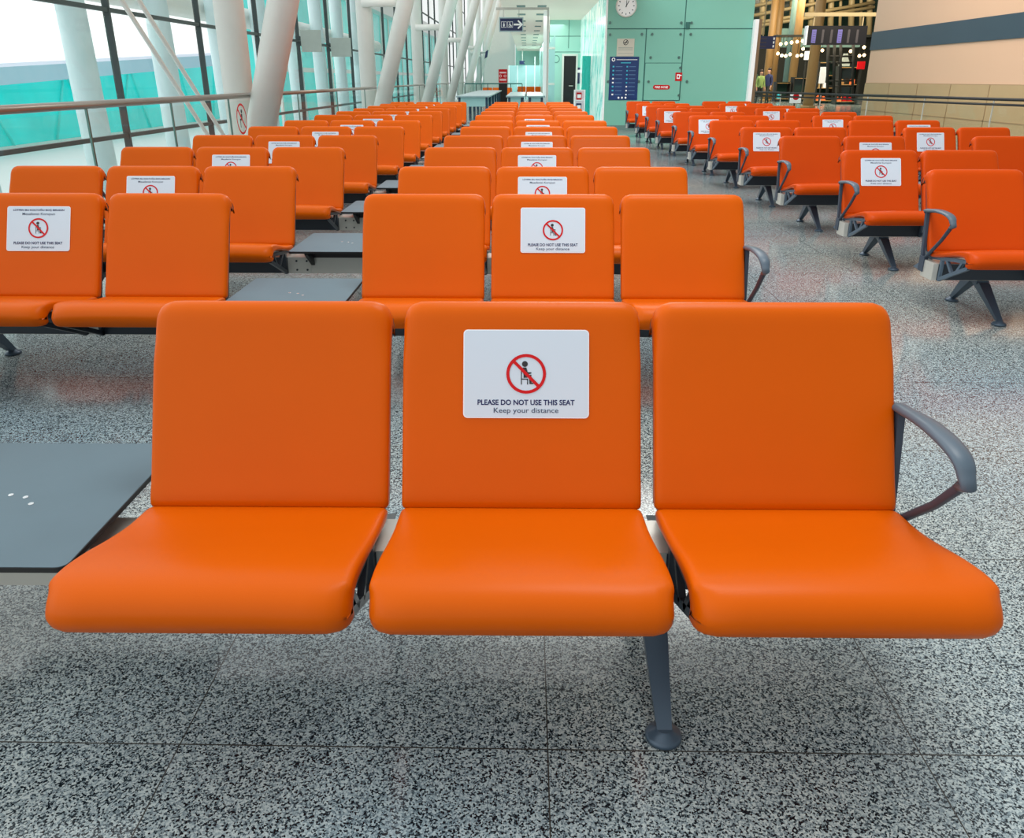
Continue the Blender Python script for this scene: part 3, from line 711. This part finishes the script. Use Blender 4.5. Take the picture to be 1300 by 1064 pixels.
# gantry sign
Yg = 23.3
pt = atY(696, 11, Yg); pl = atY(632, 11, Yg); zt = pt.z
rt = empty('sign_gantry', (pt.x, Yg, 0), 'slim grey gantry carrying a navy toilet sign with arrow', 'sign')
m_ = MB(); m_.box((-.025, -.025, 0), (.025, .025, zt)); m_.obj('pole', M['alu'], rt)
m_ = MB(); m_.box((pl.x - pt.x - .05, -.03, zt - .03), (.025, .03, zt + .03)); m_.obj('arm', M['alu'], rt)
a, b = atY(635, 23.5, Yg), atY(663, 39, Yg); c = (a + b) / 2; w, h = b.x - a.x, a.z - b.z
ox, oz = c.x - pt.x, c.z
m_ = MB(); m_.box((ox - w / 2 - .03, -.03, oz - h / 2 - .03), (ox + w / 2 + .03, .03, oz + h / 2 + .03), 2); m_.box((ox - w / 2, -.034, oz - h / 2), (ox + w / 2, -.03, oz + h / 2), 0)
def P2(pts, y=-.037): m_.add([(ox + q[0], y, oz + q[1]) for q in pts], [tuple(range(len(pts)))], 1)
def frame2(cx, cz, s, t=.008):
    for q in ((cx - s, cz - s, cx + s, cz - s + t), (cx - s, cz + s - t, cx + s, cz + s), (cx - s, cz - s, cx - s + t, cz + s), (cx + s - t, cz - s, cx + s, cz + s)): P2([(q[0], q[1]), (q[2], q[1]), (q[2], q[3]), (q[0], q[3])])
k = h * .24
for cx in (-w * .33, -w * .05): frame2(cx, 0, k)
cx = -w * .33; m_.disc((ox + cx, -.037, oz + k * .55), k * .17, 14, 'y', 1); P2([(cx - k * .2, k * .3), (cx + k * .2, k * .3), (cx + k * .28, -k * .3), (cx + k * .12, -k * .75), (cx - k * .12, -k * .75), (cx - k * .28, -k * .3)])
cx = -w * .05; m_.disc((ox + cx - k * .1, -.037, oz + k * .6), k * .16, 14, 'y', 1); P2([(cx - k * .2, k * .4), (cx, k * .4), (cx + k * .1, -k * .1), (cx + k * .5, -k * .2), (cx + k * .65, -k * .7), (cx + k * .45, -k * .7), (cx + k * .3, -k * .4), (cx - k * .15, -k * .3)])
m_.disc((ox + cx - k * .1, -.0372, oz - k * .35), k * .45, 20, 'y', 1, r0=k * .33)
cx = w * .33; t = .022; P2([(cx - .13, -t), (cx + .05, -t), (cx + .05, t), (cx - .13, t)]); P2([(cx + .0, .11), (cx + .12, 0), (cx, -.11), (cx - .03, -.085), (cx + .06, 0), (cx - .03, .085)])
m_.obj('sign_panel', [M['navy'], M['sign_white'], M['counter']], rt)
for sx in (-w * .35, w * .35): m2 = MB(); m2.box((ox + sx - .01, -.01, oz + h / 2 + .03), (ox + sx + .01, .01, zt - .03)); m2.obj('hanger', M['alu'], rt)

# grey tables beyond the benches
def counter(x0, x1, y0, y1, label):
    rt = empty('counter_table', ((x0 + x1) / 2, (y0 + y1) / 2, 0), label, 'table', 'pale grey tables beyond the benches')
    w, l = x1 - x0, y1 - y0
    m_ = MB(); m_.box((-w / 2, -l / 2, .70), (w / 2, l / 2, .745)); m_.obj('table_top', M['counter'], rt, bevel=.008)
    for sx in (-1, 1):
        for sy in (-1, 1): m_ = MB(); m_.box((sx * (w / 2 - .1) - .035, sy * (l / 2 - .14) - .035, 0), (sx * (w / 2 - .1) + .035, sy * (l / 2 - .14) + .035, .70)); m_.obj('leg', M['counter_leg'], rt)
    m_ = MB(); m_.box((-w / 2 + .14, -l / 2 + .10, .42), (w / 2 - .14, -l / 2 + .12, .70)); m_.obj('modesty_panel', M['paleglass'], rt)
for k in range(5):
    counter(-2.25, -1.18, 26.5 + 2.6 * k, 29.0 + 2.6 * k, 'pale grey table in the left line, %s from the front' % (ORD[k] if k else 'first'))
for j, (x0, x1) in enumerate(((-.66, -.06), (.0, .58))):
    for k in range(3): counter(x0, x1, 26.5 + 2.6 * k, 29.0 + 2.6 * k, 'narrow grey table of the %s line before the white post, %s from the front' % (('left', 'right')[j], (ORD[k] if k else 'first')))
# far balustrade, red stand, far benches, partition
Yf = 45
a, b = atY(590, 106, Yf), atY(663, 106, Yf)
rt = empty('far_balustrade', ((a.x + b.x) / 2, Yf, 0), 'far glass balustrade crossing behind the grey tables', 'railing')
w = b.x - a.x; m_ = MB(); m_.box((-w / 2, -.03, a.z - .04), (w / 2, .03, a.z + .02)); m_.obj('handrail', M['seam'], rt)
m_ = MB(); m_.add([(-w / 2, 0, .05), (w / 2, 0, .05), (w / 2, 0, a.z - .04), (-w / 2, 0, a.z - .04)], [(0, 1, 2, 3)]); m_.obj('glass_panel', M['clear'], rt)
for k in range(6): x = -w / 2 + w * k / 5; m_ = MB(); m_.box((x - .02, -.02, 0), (x + .02, .02, a.z - .04)); m_.obj('post', M['mullion'], rt)
Yr = 41.5
a, b = atY(633, 88, Yr), atY(644, 105, Yr); rt = empty('red_notice_stand', ((a.x + b.x) / 2, Yr, 0), 'red notice board on a dark stand behind the tables', 'sign')
w = b.x - a.x; m_ = MB(); m_.box((-w / 2, -.03, b.z), (w / 2, .03, a.z)); 
for z, hh in ((a.z - .14, .02), (a.z - .18, .02), (b.z + .14, .035), (b.z + .09, .015)): m_.box((-w * .38, -.033, z), (w * .38, -.0305, z + hh), 1)
for sx in (-.12, .1): m_.disc((sx, -.033, (a.z + b.z) / 2), .06, 16, 'y', 1, r0=.045)
m_.obj('board', [M['red'], M['sign_white']], rt)
m_ = MB(); m_.box((-w / 2, -.03, .04), (w / 2, .03, b.z - .02)); m_.obj('panel', M['screen'], rt)
m_ = MB(); m_.box((-w / 2 - .05, -.2, 0), (w / 2 + .05, .2, .04)); m_.obj('base', M['screen'], rt)
Yb = 40.3; a = atY(610.5, 66, Yb)
rt = empty('flag_sign_post', (a.x, Yb, 0), 'thin grey post with small blue flag sign near the columns', 'sign')
m_ = MB(); m_.tube([(0, 0, 0), (0, 0, a.z)], .025, 10); m_.obj('pole', M['teal_dull'], rt)
m_ = MB(); m_.tube([(0, 0, a.z - .03), (.28, 0, a.z - .03)], .015, 8); m_.obj('arm', M['teal_dull'], rt)
m_ = MB(); m_.prism([(.17, a.z - .30), (.30, a.z - .22), (.36, a.z + .10), (.23, a.z + .02)], 'y', -.02, .02); m_.obj('panel', M['navy'], rt)
m_ = MB(); m_.tube([(0, 0, 0), (0, 0, .03)], .16, 16); m_.obj('base', M['teal_dull'], rt)
bench((-.35, 56, 0), 3, 'far orange bench of three seats before the pale glass partition', 'far orange benches', 'a')
bench((-2.3, 49, 0), 3, 'far orange bench of three seats behind the far balustrade', 'far orange benches', 'a')
Yq = 62
a, b = atY(646, 83, Yq), atY(690, 83, Yq)
rt = empty('glass_partition', ((a.x + b.x) / 2, Yq, 0), 'pale glass partition closing the far end of the hall', 'partition')
w = b.x - a.x
for k in range(4):
    x0 = -w / 2 + w * k / 4; m_ = MB(); m_.box((x0 + .03, -.01, 0), (x0 + w / 4 - .03, .01, a.z)); m_.obj('pane', M['paleglass'], rt)
    m_ = MB(); m_.box((x0 - .03, -.04, 0), (x0 + .03, .04, a.z + (.6 if k == 3 else 0))); m_.obj('post', M['sign_white'], rt)
m_ = MB(); m_.box((-.9, 66.2, 0), (3.2, 66.5, 6)); struct(m_.obj('wall_far', M['teal_pale']))
m_ = MB(); m_.box((-3.4, 67.0, 0), (-.95, 67.3, 7)); struct(m_.obj('wall_far_left', M['col_white']))
a, b = atY(659.5, 77.5, Yq + .5), atY(667, 82, Yq + .5)
rt = empty('arrow_sign', ((a.x + b.x) / 2, Yq - .3, 0), 'tiny navy arrow sign above the far glass partition', 'sign')
m_ = MB(); w, h = b.x - a.x, a.z - b.z; m_.prism([(-w / 2, b.z), (w / 2, b.z), (w / 2 - .12, (a.z + b.z) / 2), (w / 2, a.z), (-w / 2, a.z)], 'y', -.02, .02); m_.obj('panel', M['navy'], rt)
m_ = MB(); m_.box((-.02, -.02, a.z), (.02, .02, CZ)); m_.obj('hanger', M['alu'], rt)
# side enclosure right of the passage (keeps the passage from showing bare sky)
m_ = MB(); m_.box((.9, 40, 0), (1.05, 66, CZ)); struct(m_.obj('wall_right', M['teal_pale']))

# ------------------------------------------------------------------ right side: tan wall, black rail, concourse
TX = 9.5
y0, y1 = 6.0, atX(1100, 100, TX).y
m_ = MB(); zl = 1.13
m_.box((TX, y0, zl), (TX + .4, y1, 7), 0); m_.box((TX - .02, y0, 0), (TX + .4, y1, zl), 1)
m_.box((TX - .012, y0, zl - .012), (TX, y1, zl + .012), 2)
k = 0; y = y1 - 1.6
while y > y0: m_.box((TX - .026, y - .012, 0), (TX - .018, y + .012, zl), 2); y -= 1.6
m_.box((TX - .026, y0, .42), (TX - .018, y1, .44), 2)
struct(m_.obj('wall_tan', [M['tan'], M['tan_low'], M['tan_seam']]))
a, b = atX(1105, 40, TX).z, atX(1105, 58, TX).z
m_ = MB(); m_.box((TX - .03, y0, b - .12), (TX - .001, y1, a - .03)); struct(m_.obj('trim_7', M['stripe']))
# black double handrail with glass
A1, A2 = atZ(944, 116.5, .925), atZ(1300, 127, .925); A3 = A1 + (A2 - A1) * 1.5
rt = empty('black_balustrade', ((A1.x + A3.x) / 2, (A1.y + A3.y) / 2, 0), 'glass balustrade with black double handrail before the tan wall', 'railing')
o3 = Vector(rt.location); d = (A3 - A1)
for dz, r in ((0.0, .026), (-.085, .020)):
    m_ = MB(); m_.tube([A1 - o3 + Vector((0, 0, dz)), A3 - o3 + Vector((0, 0, dz))], r, 10); m_.obj('handrail', M['rail_black'], rt)
for k in range(9):
    q = A1 + d * (k + .1) / 8.2 - o3; m_ = MB(); m_.box((q.x - .009, q.y - .009, 0), (q.x + .009, q.y + .009, .93)); m_.obj('post', M['alu'], rt)
q0, q1 = A1 - o3, A3 - o3; m_ = MB(); m_.add([(q0.x, q0.y, .05), (q1.x, q1.y, .05), (q1.x, q1.y, .80), (q0.x, q0.y, .80)], [(0, 1, 2, 3)]); m_.obj('glass_panel', M['clear'], rt)
# silver end post of the teal wall
a = wx(948, 25); m_ = MB(); m_.box((-.05, -.12, 0), (.05, .05, a.z)); m_.box((.05, -.10, 0), (.13, .05, a.z), 1); struct(m_.obj('trim_8', [M['sign_white'], mat('post_bronze', (.25, .17, .10), .4, metal=.4)], None, (wr + .05, WY - .06, 0)))

# concourse shell
KY = 64
l = atY(925, 100, KY).x; r = atY(1160, 100, KY).x
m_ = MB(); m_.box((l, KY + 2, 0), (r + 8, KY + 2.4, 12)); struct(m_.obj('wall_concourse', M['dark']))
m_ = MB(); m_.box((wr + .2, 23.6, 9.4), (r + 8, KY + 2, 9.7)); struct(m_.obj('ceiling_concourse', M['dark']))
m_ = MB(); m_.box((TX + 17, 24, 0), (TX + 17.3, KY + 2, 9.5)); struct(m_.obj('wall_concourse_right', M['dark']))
# window front, dark with beige mullions
rt = bpy.data.objects.new('window_2', None); C.objects.link(rt); rt.location = (0, KY, 0); struct(rt)
m_ = MB(); z3 = atY(1000, 46, KY).z; m_.box((l, 1.6, z3), (r + 6, 1.7, 9)); m_.obj('pane', M['dark_green'], rt)
def strut(u0, v0, u1, v1, rad, Y, mt, nm, parent):
    p, q = atY(u0, v0, Y), atY(u1, v1, Y); off = Vector(parent.location)
    m_ = MB(); m_.tube([p - off, q - off], rad, 8); m_.obj(nm, M[mt], parent)
for u in (967, 987, 1005, 1029, 1041, 1054, 1066, 1080, 1092, 1103): strut(u + 2, -22, u, 44, .11 if u in (1041, 1066, 1092) else .22, KY, 'beige', 'mullion', rt)
for (v0, v1) in ((8, -22), (20, -10), (30, 3), (34, 9)): strut(955, v0, 1110, v1 - 0, .12, KY - .3, 'beige', 'truss_bar', rt)
# beige columns in the concourse
for k, (u, v0, rad, Y, mt, desc) in enumerate(((974, 60, .22, 50, 'beige_dark', 'slim ochre column behind the navy direction sign'), (981, 58, .22, 52, 'beige_dark', 'slim ochre column right of the navy direction sign'),
        (1006, 66, .25, 56, 'beige_dark', 'ochre column under the teal fascia, behind the lamps'), (1000, 45, .3, 57, 'teal_dull', 'grey teal column in the middle of the concourse'), (1030, 20, .22, 38, 'beige_dark', 'stout ochre column in front of the shops, below the screen board'))):
    p = atY(u, 100, Y); top = 7.5
    m_ = MB(); m_.tube([(0, 0, 0), (0, 0, top)], [rad * 1.05, rad * .95], 16); m_.tube([(0, 0, 0), (0, 0, .12)], rad * 1.4, 16)
    tag(m_.obj('concourse_column', M[mt], None, (p.x, Y, 0)), desc, 'column', 'concourse columns')
# fascia
p, q = atY(984, 56, 58), atY(1095, 36, 58)
m_ = MB(); m_.box((p.x, 58, p.z - .2), (q.x, 58.3, q.z)); struct(m_.obj('trim_9', M['teal_dull']))
# navy direction sign
Ys = 24.5
a, b = atY(953, 46, Ys), atY(983, 62, Ys); w, h = b.x - a.x, a.z - b.z
rt = empty('direction_sign', (b.x, Ys, 0), 'navy direction sign with white arrows beside the teal wall', 'sign')
m_ = MB(); m_.box((-w, -.04, b.z), (0, .04, a.z))
for k in range(3):
    z = a.z - h * (.2 + .3 * k); m_.box((-w * .94, -.043, z - .03), (-w * .80, -.0405, z + .03), 1); m_.box((-w * .74, -.043, z - .012), (-w * .36, -.0405, z + .014), 2); m_.box((-w * .1, -.043, z - .03), (-w * .04, -.0405, z + .03), 1)
m_.obj('panel', [M['navy'], M['sign_white'], M['screen_txt']], rt)
m_ = MB(); m_.box((-w * .5 - .015, -.015, a.z), (-w * .5 + .015, .015, 9.4)); m_.obj('hanger', M['beige'], rt)
# flight information board on its cream beam
Ye = 30
a, b = atY(1025, 33, Ye), atY(1097, 57, Ye); w, h = b.x - a.x, a.z - b.z; bz_ = atY(1060, 18, Ye).z
rt = empty('flight_board', ((a.x + b.x) / 2, Ye, 0), 'black flight information board hanging from a cream beam', 'screen')
m_ = MB(); m_.box((-w / 2, -.1, b.z), (w / 2, .1, a.z)); m_.obj('case', M['screen'], rt)
m_ = MB(); m_.box((-w / 2 - .05, -.13, b.z), (-w / 2, .1, a.z)); m_.obj('side_plate', M['sign_white'], rt)
m_ = MB()
for k in range(6):
    x = -w / 2 + w * (.12 + .145 * k); big = k in (0, 3)
    m_.box((x - (.09 if big else .045), -.104, b.z + h * .1), (x + (.06 if big else .03), -.1005, b.z + h * .8), 0 if big else 1)
    for j in range(5): m_.box((x - .05, -.107, b.z + h * (.18 + .12 * j)), (x + .04, -.1045, b.z + h * (.20 + .12 * j)), 1)
m_.obj('screen_face', [M['purple'], M['screen_txt']], rt)
m_ = MB(); m_.box((-w / 2 - .15, -.06, bz_ - .07), (w / 2 + .9, .06, bz_ + .05)); m_.obj('beam', M['beige'], rt)
for sx in (-w * .4, w * .42): m_ = MB(); m_.box((sx - .02, -.02, a.z), (sx + .02, .02, bz_ - .07)); m_.obj('hanger', M['beige'], rt)
m_ = MB(); m_.box((w / 2 + .6, -.05, 0), (w / 2 + .75, .05, bz_ - .07)); m_.obj('post', M['dark'], rt)
# globe lamps, in clusters
lamps = [(987.5, 68), (992.5, 70.5), (997.5, 71), (1003, 69), (991, 56), (998, 55), (1005, 54), (1012, 53), (1019, 52), (1012, 71), (1017.5, 70), (1019.5, 62), (1038, 62), (1044, 64), (1080, 65), (1091, 71), (1097, 60), (1097, 70)]
railz = atY(1000, 47, 48).z
for k, (u, v) in enumerate(lamps):
    p = atY(u, v, 48 + (.3 if k % 2 else -.3)); rt = empty('globe_lamp', p, 'small glowing globe lamp hanging in the shop hall', 'lamp', 'glowing globe lamps of the shops')
    m_ = MB(); m_.sphere((0, 0, 0), .085, 12); m_.obj('globe', M['bulb'], rt)
    m_ = MB(); m_.tube([(0, 0, .08), (0, 0, max(.3, railz - p.z))], .012, 6); m_.obj('cord', M['dark'], rt)
m_ = MB(); p, q = atY(984, 46, 48), atY(1106, 46, 48); m_.box((p.x, 47.6, railz), (q.x, 48.4, railz + .1)); struct(m_.obj('trim_10', M['dark']))
# shop shelving with goods
shops = [(1038, 1062, 78, 122, 46, 'dark shop shelf unit with mixed goods, behind the ochre column', 'white'), (1064, 1092, 84, 124, 44, 'dark shop shelf unit with orange goods, beside the tan wall', 'orange_glow'), (984, 1003, 104, 128, 50, 'low shop counter with goods left of the columns', 'beige'), (1006, 1026, 98, 126, 50, 'wide shop shelf with pale goods in the middle', 'sign_white')]
goodm = [M['orange_glow'], M['sign_white'], M['beige'], M['red'], M['cyan_ink'], M['hi_vis'], M['beige_dark']]
gme = {}
for gi, gm in enumerate(goodm):
    g = MB(); g.prism([(-.10, -.08), (.10, -.08), (.10, .08), (-.10, .08)], 'z', 0, .20); g.prism([(-.05, -.04), (.05, -.04), (.05, .04), (-.05, .04)], 'z', .20, .26); gme[gi] = g.mesh('packaged_goods', gm)
for si, (u0, u1, v0, v1, Y, lab, mt) in enumerate(shops):
    a = atY(u0, v0, Y); b = atY(u1, v0, Y); w = b.x - a.x; top = a.z
    rt = empty('shop_shelf', ((a.x + b.x) / 2, Y, 0), lab, 'shelf', 'shop shelf units')
    m_ = MB(); m_.box((-w / 2, .25, 0), (w / 2, .3, top)); m_.obj('back_panel', M['dark_green'], rt)
    for sx in (-w / 2, w / 2 - .06): m_ = MB(); m_.box((sx, -.3, 0), (sx + .06, .25, top)); m_.obj('side_panel', M['dark'], rt)
    nsh = max(2, int(top / .5))
    for j in range(nsh):
        z = .15 + (top - .2) * j / (nsh - 1); m_ = MB(); m_.box((-w / 2 + .06, -.3, z - .03), (w / 2 - .06, .25, z)); m_.obj('shelf_board', M['beige_dark'], rt)
        if z > top - .12: continue
        nx = int((w - .3) / .27)
        for i in range(nx):
            if random.random() < .2: continue
            gi = random.choice([0, 0, 3, 6] if si == 1 else [1, 1, 2, 4, 5] if si == 3 else range(7))
            o = bpy.data.objects.new('packaged_goods', gme[gi]); C.objects.link(o); o.location = (rt.location.x - w / 2 + .25 + .27 * i, Y - .1, z); o.scale = (1, 1, .8 + .4 * random.random() if z < top - .4 else .8)
            tag(o, 'small bright packaged goods item on a shop shelf in the concourse', 'goods', 'goods on the shop shelves')
# bright shop panels
for (u0, u1, v0, v1, Y, mt, nm, lab) in ((1042, 1047, 85, 106, 42, 'sign_white', 'shop_banner', 'tall narrow white shop banner right of the stout ochre column'), (1089, 1097, 78, 88, 43, 'red', 'shop_sign', 'red shop sign close to the edge of the tan wall'), (1022, 1027, 65, 76, 45, 'sign_white', 'lit_sign', 'white lit shop sign left of the stout ochre column'), (1004, 1016, 118, 131, 34, 'sign_white', 'poster_stand', 'white poster stand with round red picture behind the black balustrade'),
        (1068, 1076, 68, 92, 47, 'frost', 'bottle_display', 'grey green bottle-shaped display between the shop lamps')):
    a, b = atY(u0, v0, Y), atY(u1, v1, Y); w, h = b.x - a.x, a.z - b.z
    rt = empty(nm, ((a.x + b.x) / 2, Y, 0), lab, 'sign' if nm != 'bottle_display' else 'display')
    m_ = MB()
    if nm == 'bottle_display': m_.prism([(-w / 2, b.z), (w / 2, b.z), (w / 2, b.z + h * .5), (w * .2, b.z + h * .8), (w * .15, a.z), (-w * .15, a.z), (-w * .2, b.z + h * .8), (-w / 2, b.z + h * .5)], 'y', -.15, .15)
    else: m_.box((-w / 2, -.04, b.z), (w / 2, .04, a.z))
    mats = [M[mt]]
    if nm == 'poster_stand': m_.disc((0, -.042, (a.z + b.z) / 2 + .05), w * .3, 20, 'y', 1); mats.append(M['red'])
    m_.obj('board', mats, rt)
    m_ = MB(); m_.box((-.03, .04, 0), (.03, .1, a.z)); m_.box((-w / 2, -.1, 0), (w / 2, .15, .03)); m_.obj('stand', M['dark'], rt)
# dark uprights (escalator/lift frame) between shops
rt = empty('lift_frame', (atY(1060, 100, 40).x, 40, 0), 'dark steel lift frame standing among the shops', 'frame')
for u in (1050, 1058, 1066, 1082): strut(u + 1.5, 57, u, 124, .07, 40, 'dark', 'upright', rt)
for v in (72, 80, 103, 110): strut(1050, v, 1083, v - .6, .04, 40, 'dark', 'crossbar', rt)
# ------------------------------------------------------------------ people
def person(u, vtop, Y, hgt, top, legs, label, walk=.12, hair='hair', extra=None, rz=0):
    base = atY(u, 100, Y); s = hgt / 1.75
    V = []; E = []; Rd = []
    def v(p, r, par=None):
        V.append(Vector(p) * s); Rd.append(r * s)
        if par is not None: E.append((par, len(V) - 1))
        return len(V) - 1
    pel = v((0, 0, .95), .135); wst = v((0, 0, 1.1), .125, pel); ch = v((0, -.01, 1.30), .145, wst); nk0 = v((0, 0, 1.46), .075, ch); nk = v((0, -.01, 1.53), .058, nk0)
    hd = v((0, -.02, 1.62), .088, nk); hd2 = v((0, -.015, 1.69), .075, hd)
    v((0, -.105, 1.61), .018, hd)
    for sx in (-1, 1):
        v((sx * .088, 0, 1.615), .016, hd)
        h = v((sx * .095, 0, .90), .095, pel); kn = v((sx * .10, -walk * sx * .6 - .02, .50), .062, h); an = v((sx * .10, -walk * sx + .02, .09), .042, kn); v((sx * .11, -walk * sx - .13, .04), .036, an)
        sh = v((sx * .18, 0, 1.40), .066, ch); el = v((sx * .24, .02, 1.12), .048, sh); wr_ = v((sx * .25, -.06, .88), .033, el); pm = v((sx * .25, -.075, .81), .034, wr_)
        for j in range(4): f1 = v((sx * .25 + .0, -.105 + .018 * j, .765), .011, pm); v((sx * .245, -.105 + .018 * j, .72 - .006 * (j in (1, 2))), .009, f1)
        t1 = v((sx * .24, -.115, .80), .011, pm); v((sx * .235, -.13, .765), .009, t1)
    me = bpy.data.meshes.new('person'); me.from_pydata([tuple(p) for p in V], E, []); o = bpy.data.objects.new('person', me); C.objects.link(o)
    sk = o.modifiers.new('skin', 'SKIN'); sk.use_smooth_shade = True; ss = o.modifiers.new('sub', 'SUBSURF'); ss.levels = 1; ss.render_levels = 1
    for i, d in enumerate(me.skin_vertices[0].data): d.radius = (Rd[i], Rd[i]); d.use_root = (i == 0)
    bpy.context.view_layer.update(); dg = bpy.context.evaluated_depsgraph_get()
    m2 = bpy.data.meshes.new_from_object(o.evaluated_get(dg)); bpy.data.objects.remove(o)
    m2.materials.clear()
    for m in (M['skin'], top, legs, M['ink']): m2.materials.append(m)
    for p in m2.polygons:
        z = p.center.z / s; ax = abs(p.center.x / s); p.use_smooth = True
        p.material_index = 3 if z < .10 else 0 if z > 1.49 or (ax > .17 and z < .93) else 1 if z > .93 else 2
    o = bpy.data.objects.new('person', m2); C.objects.link(o); o.location = (base.x, Y, 0); o.rotation_euler.z = rz
    zmin = min(q.co.z for q in m2.vertices); 
    for q in m2.vertices: q.co.z -= zmin
    tag(o, label, 'person', 'people by the concourse')
    hm = MB(); hm.sphere((0, .015 * s, 1.70 * s - zmin), .098 * s, 14); hm.v = [Vector((p.x, p.y, max(p.z, 1.62 * s - zmin) if p.y < -.02 else p.z)) for p in hm.v]
    hm.obj('hair', M['hair'], o)
    if extra:
        e = MB(); e.box((-.15 * s, .12, 1.05 * s), (.15 * s, .28, 1.45 * s)); e.obj('backpack', extra, o, bevel=.05, seg=3)
    return o
person(957, 95, 46, 1.80, M['cloth_dark'], M['cloth_dark'], 'person in dark clothes with green backpack, leftmost by the teal wall', extra=M['cloth_green'], rz=R(170))
person(966, 104, 42, 1.66, M['hi_vis'], M['cloth_dark'], 'person in bright yellow green vest behind the black balustrade', rz=R(20))
person(976, 98, 44, 1.76, M['cloth_navy'], M['cloth_dark'], 'person in navy jacket walking, right of the bright vest', rz=R(-60), walk=.2)

# ------------------------------------------------------------------ light
w = bpy.data.worlds.new('world'); S.world = w; w.use_nodes = True
nt = w.node_tree; bg = nt.nodes['Background']
tc = nt.nodes.new('ShaderNodeTexCoord'); sx = nt.nodes.new('ShaderNodeSeparateXYZ'); nt.links.new(tc.outputs['Generated'], sx.inputs[0])
rp = nt.nodes.new('ShaderNodeValToRGB'); mr = nt.nodes.new('ShaderNodeMapRange'); mr.inputs[1].default_value = -1; mr.inputs[2].default_value = 1
nt.links.new(sx.outputs[0], mr.inputs[0]); nt.links.new(mr.outputs[0], rp.inputs[0])
e = rp.color_ramp.elements; e[0].position = .05; e[0].color = (1.6, 1.6, 1.6, 1); e[1].position = .72; e[1].color = (.42, .43, .43, 1)
nt.links.new(rp.outputs[0], bg.inputs['Color']); bg.inputs['Strength'].default_value = 1.15
def area(name, loc, rot, sx_, sy_, power, col=(1, 1, 1)):
    l = bpy.data.lights.new(name, 'AREA'); l.shape = 'RECTANGLE'; l.size = sx_; l.size_y = sy_; l.energy = power; l.color = col
    o = bpy.data.objects.new(name, l); C.objects.link(o); o.location = loc; o.rotation_euler = [R(q) for q in rot]; return o
area('overhead_fill', (1.0, 3.2, 5.2), (0, 0, 0), 2.0, 2.0, 130, (1, .97, .92))  # unseen area lights added for overhead light, no fixtures behind them
area('overhead_fill', (1.0, 10, 5.2), (0, 0, 0), 3, 3, 200, (1, .97, .92))
area('overhead_fill', (1.0, 17, 5.2), (0, 0, 0), 3, 3, 200, (1, .97, .92))
area('wall_fill', (7.6, 17, 5.5), (0, -35, 0), 1.5, 6, 90, (1, .82, .62))  # added area light that brightens the tan wall
area('hall_fill', (.6, 30, 3.1), (0, 0, 0), 1.5, 6, 60, (1, .95, .85))  # added fill light under the hall ceiling, no fitting modelled
area('shop_fill', (14, 42, 7), (25, 0, 0), 6, 6, 1500, (1, .82, .58))  # unseen area lights added to brighten the concourse
area('shop_fill', (19, 56, 8.5), (30, 0, 0), 8, 4, 1500, (1, .85, .6))
area('shop_fill', (11.5, 27, 5), (35, 0, 0), 3, 2, 350, (1, .85, .65))
area('hall_fill', (.3, 47, 3.15), (0, 0, 0), 1.2, 10, 160, (.95, 1, .98))  # more fill added where the far hall came out dull
area('hall_fill', (.2, 59, 3.15), (0, 0, 0), 1.2, 5, 120, (.95, 1, .98))
S.view_settings.view_transform = 'Standard'
S.view_settings.look = 'None'
S.view_settings.exposure = 0
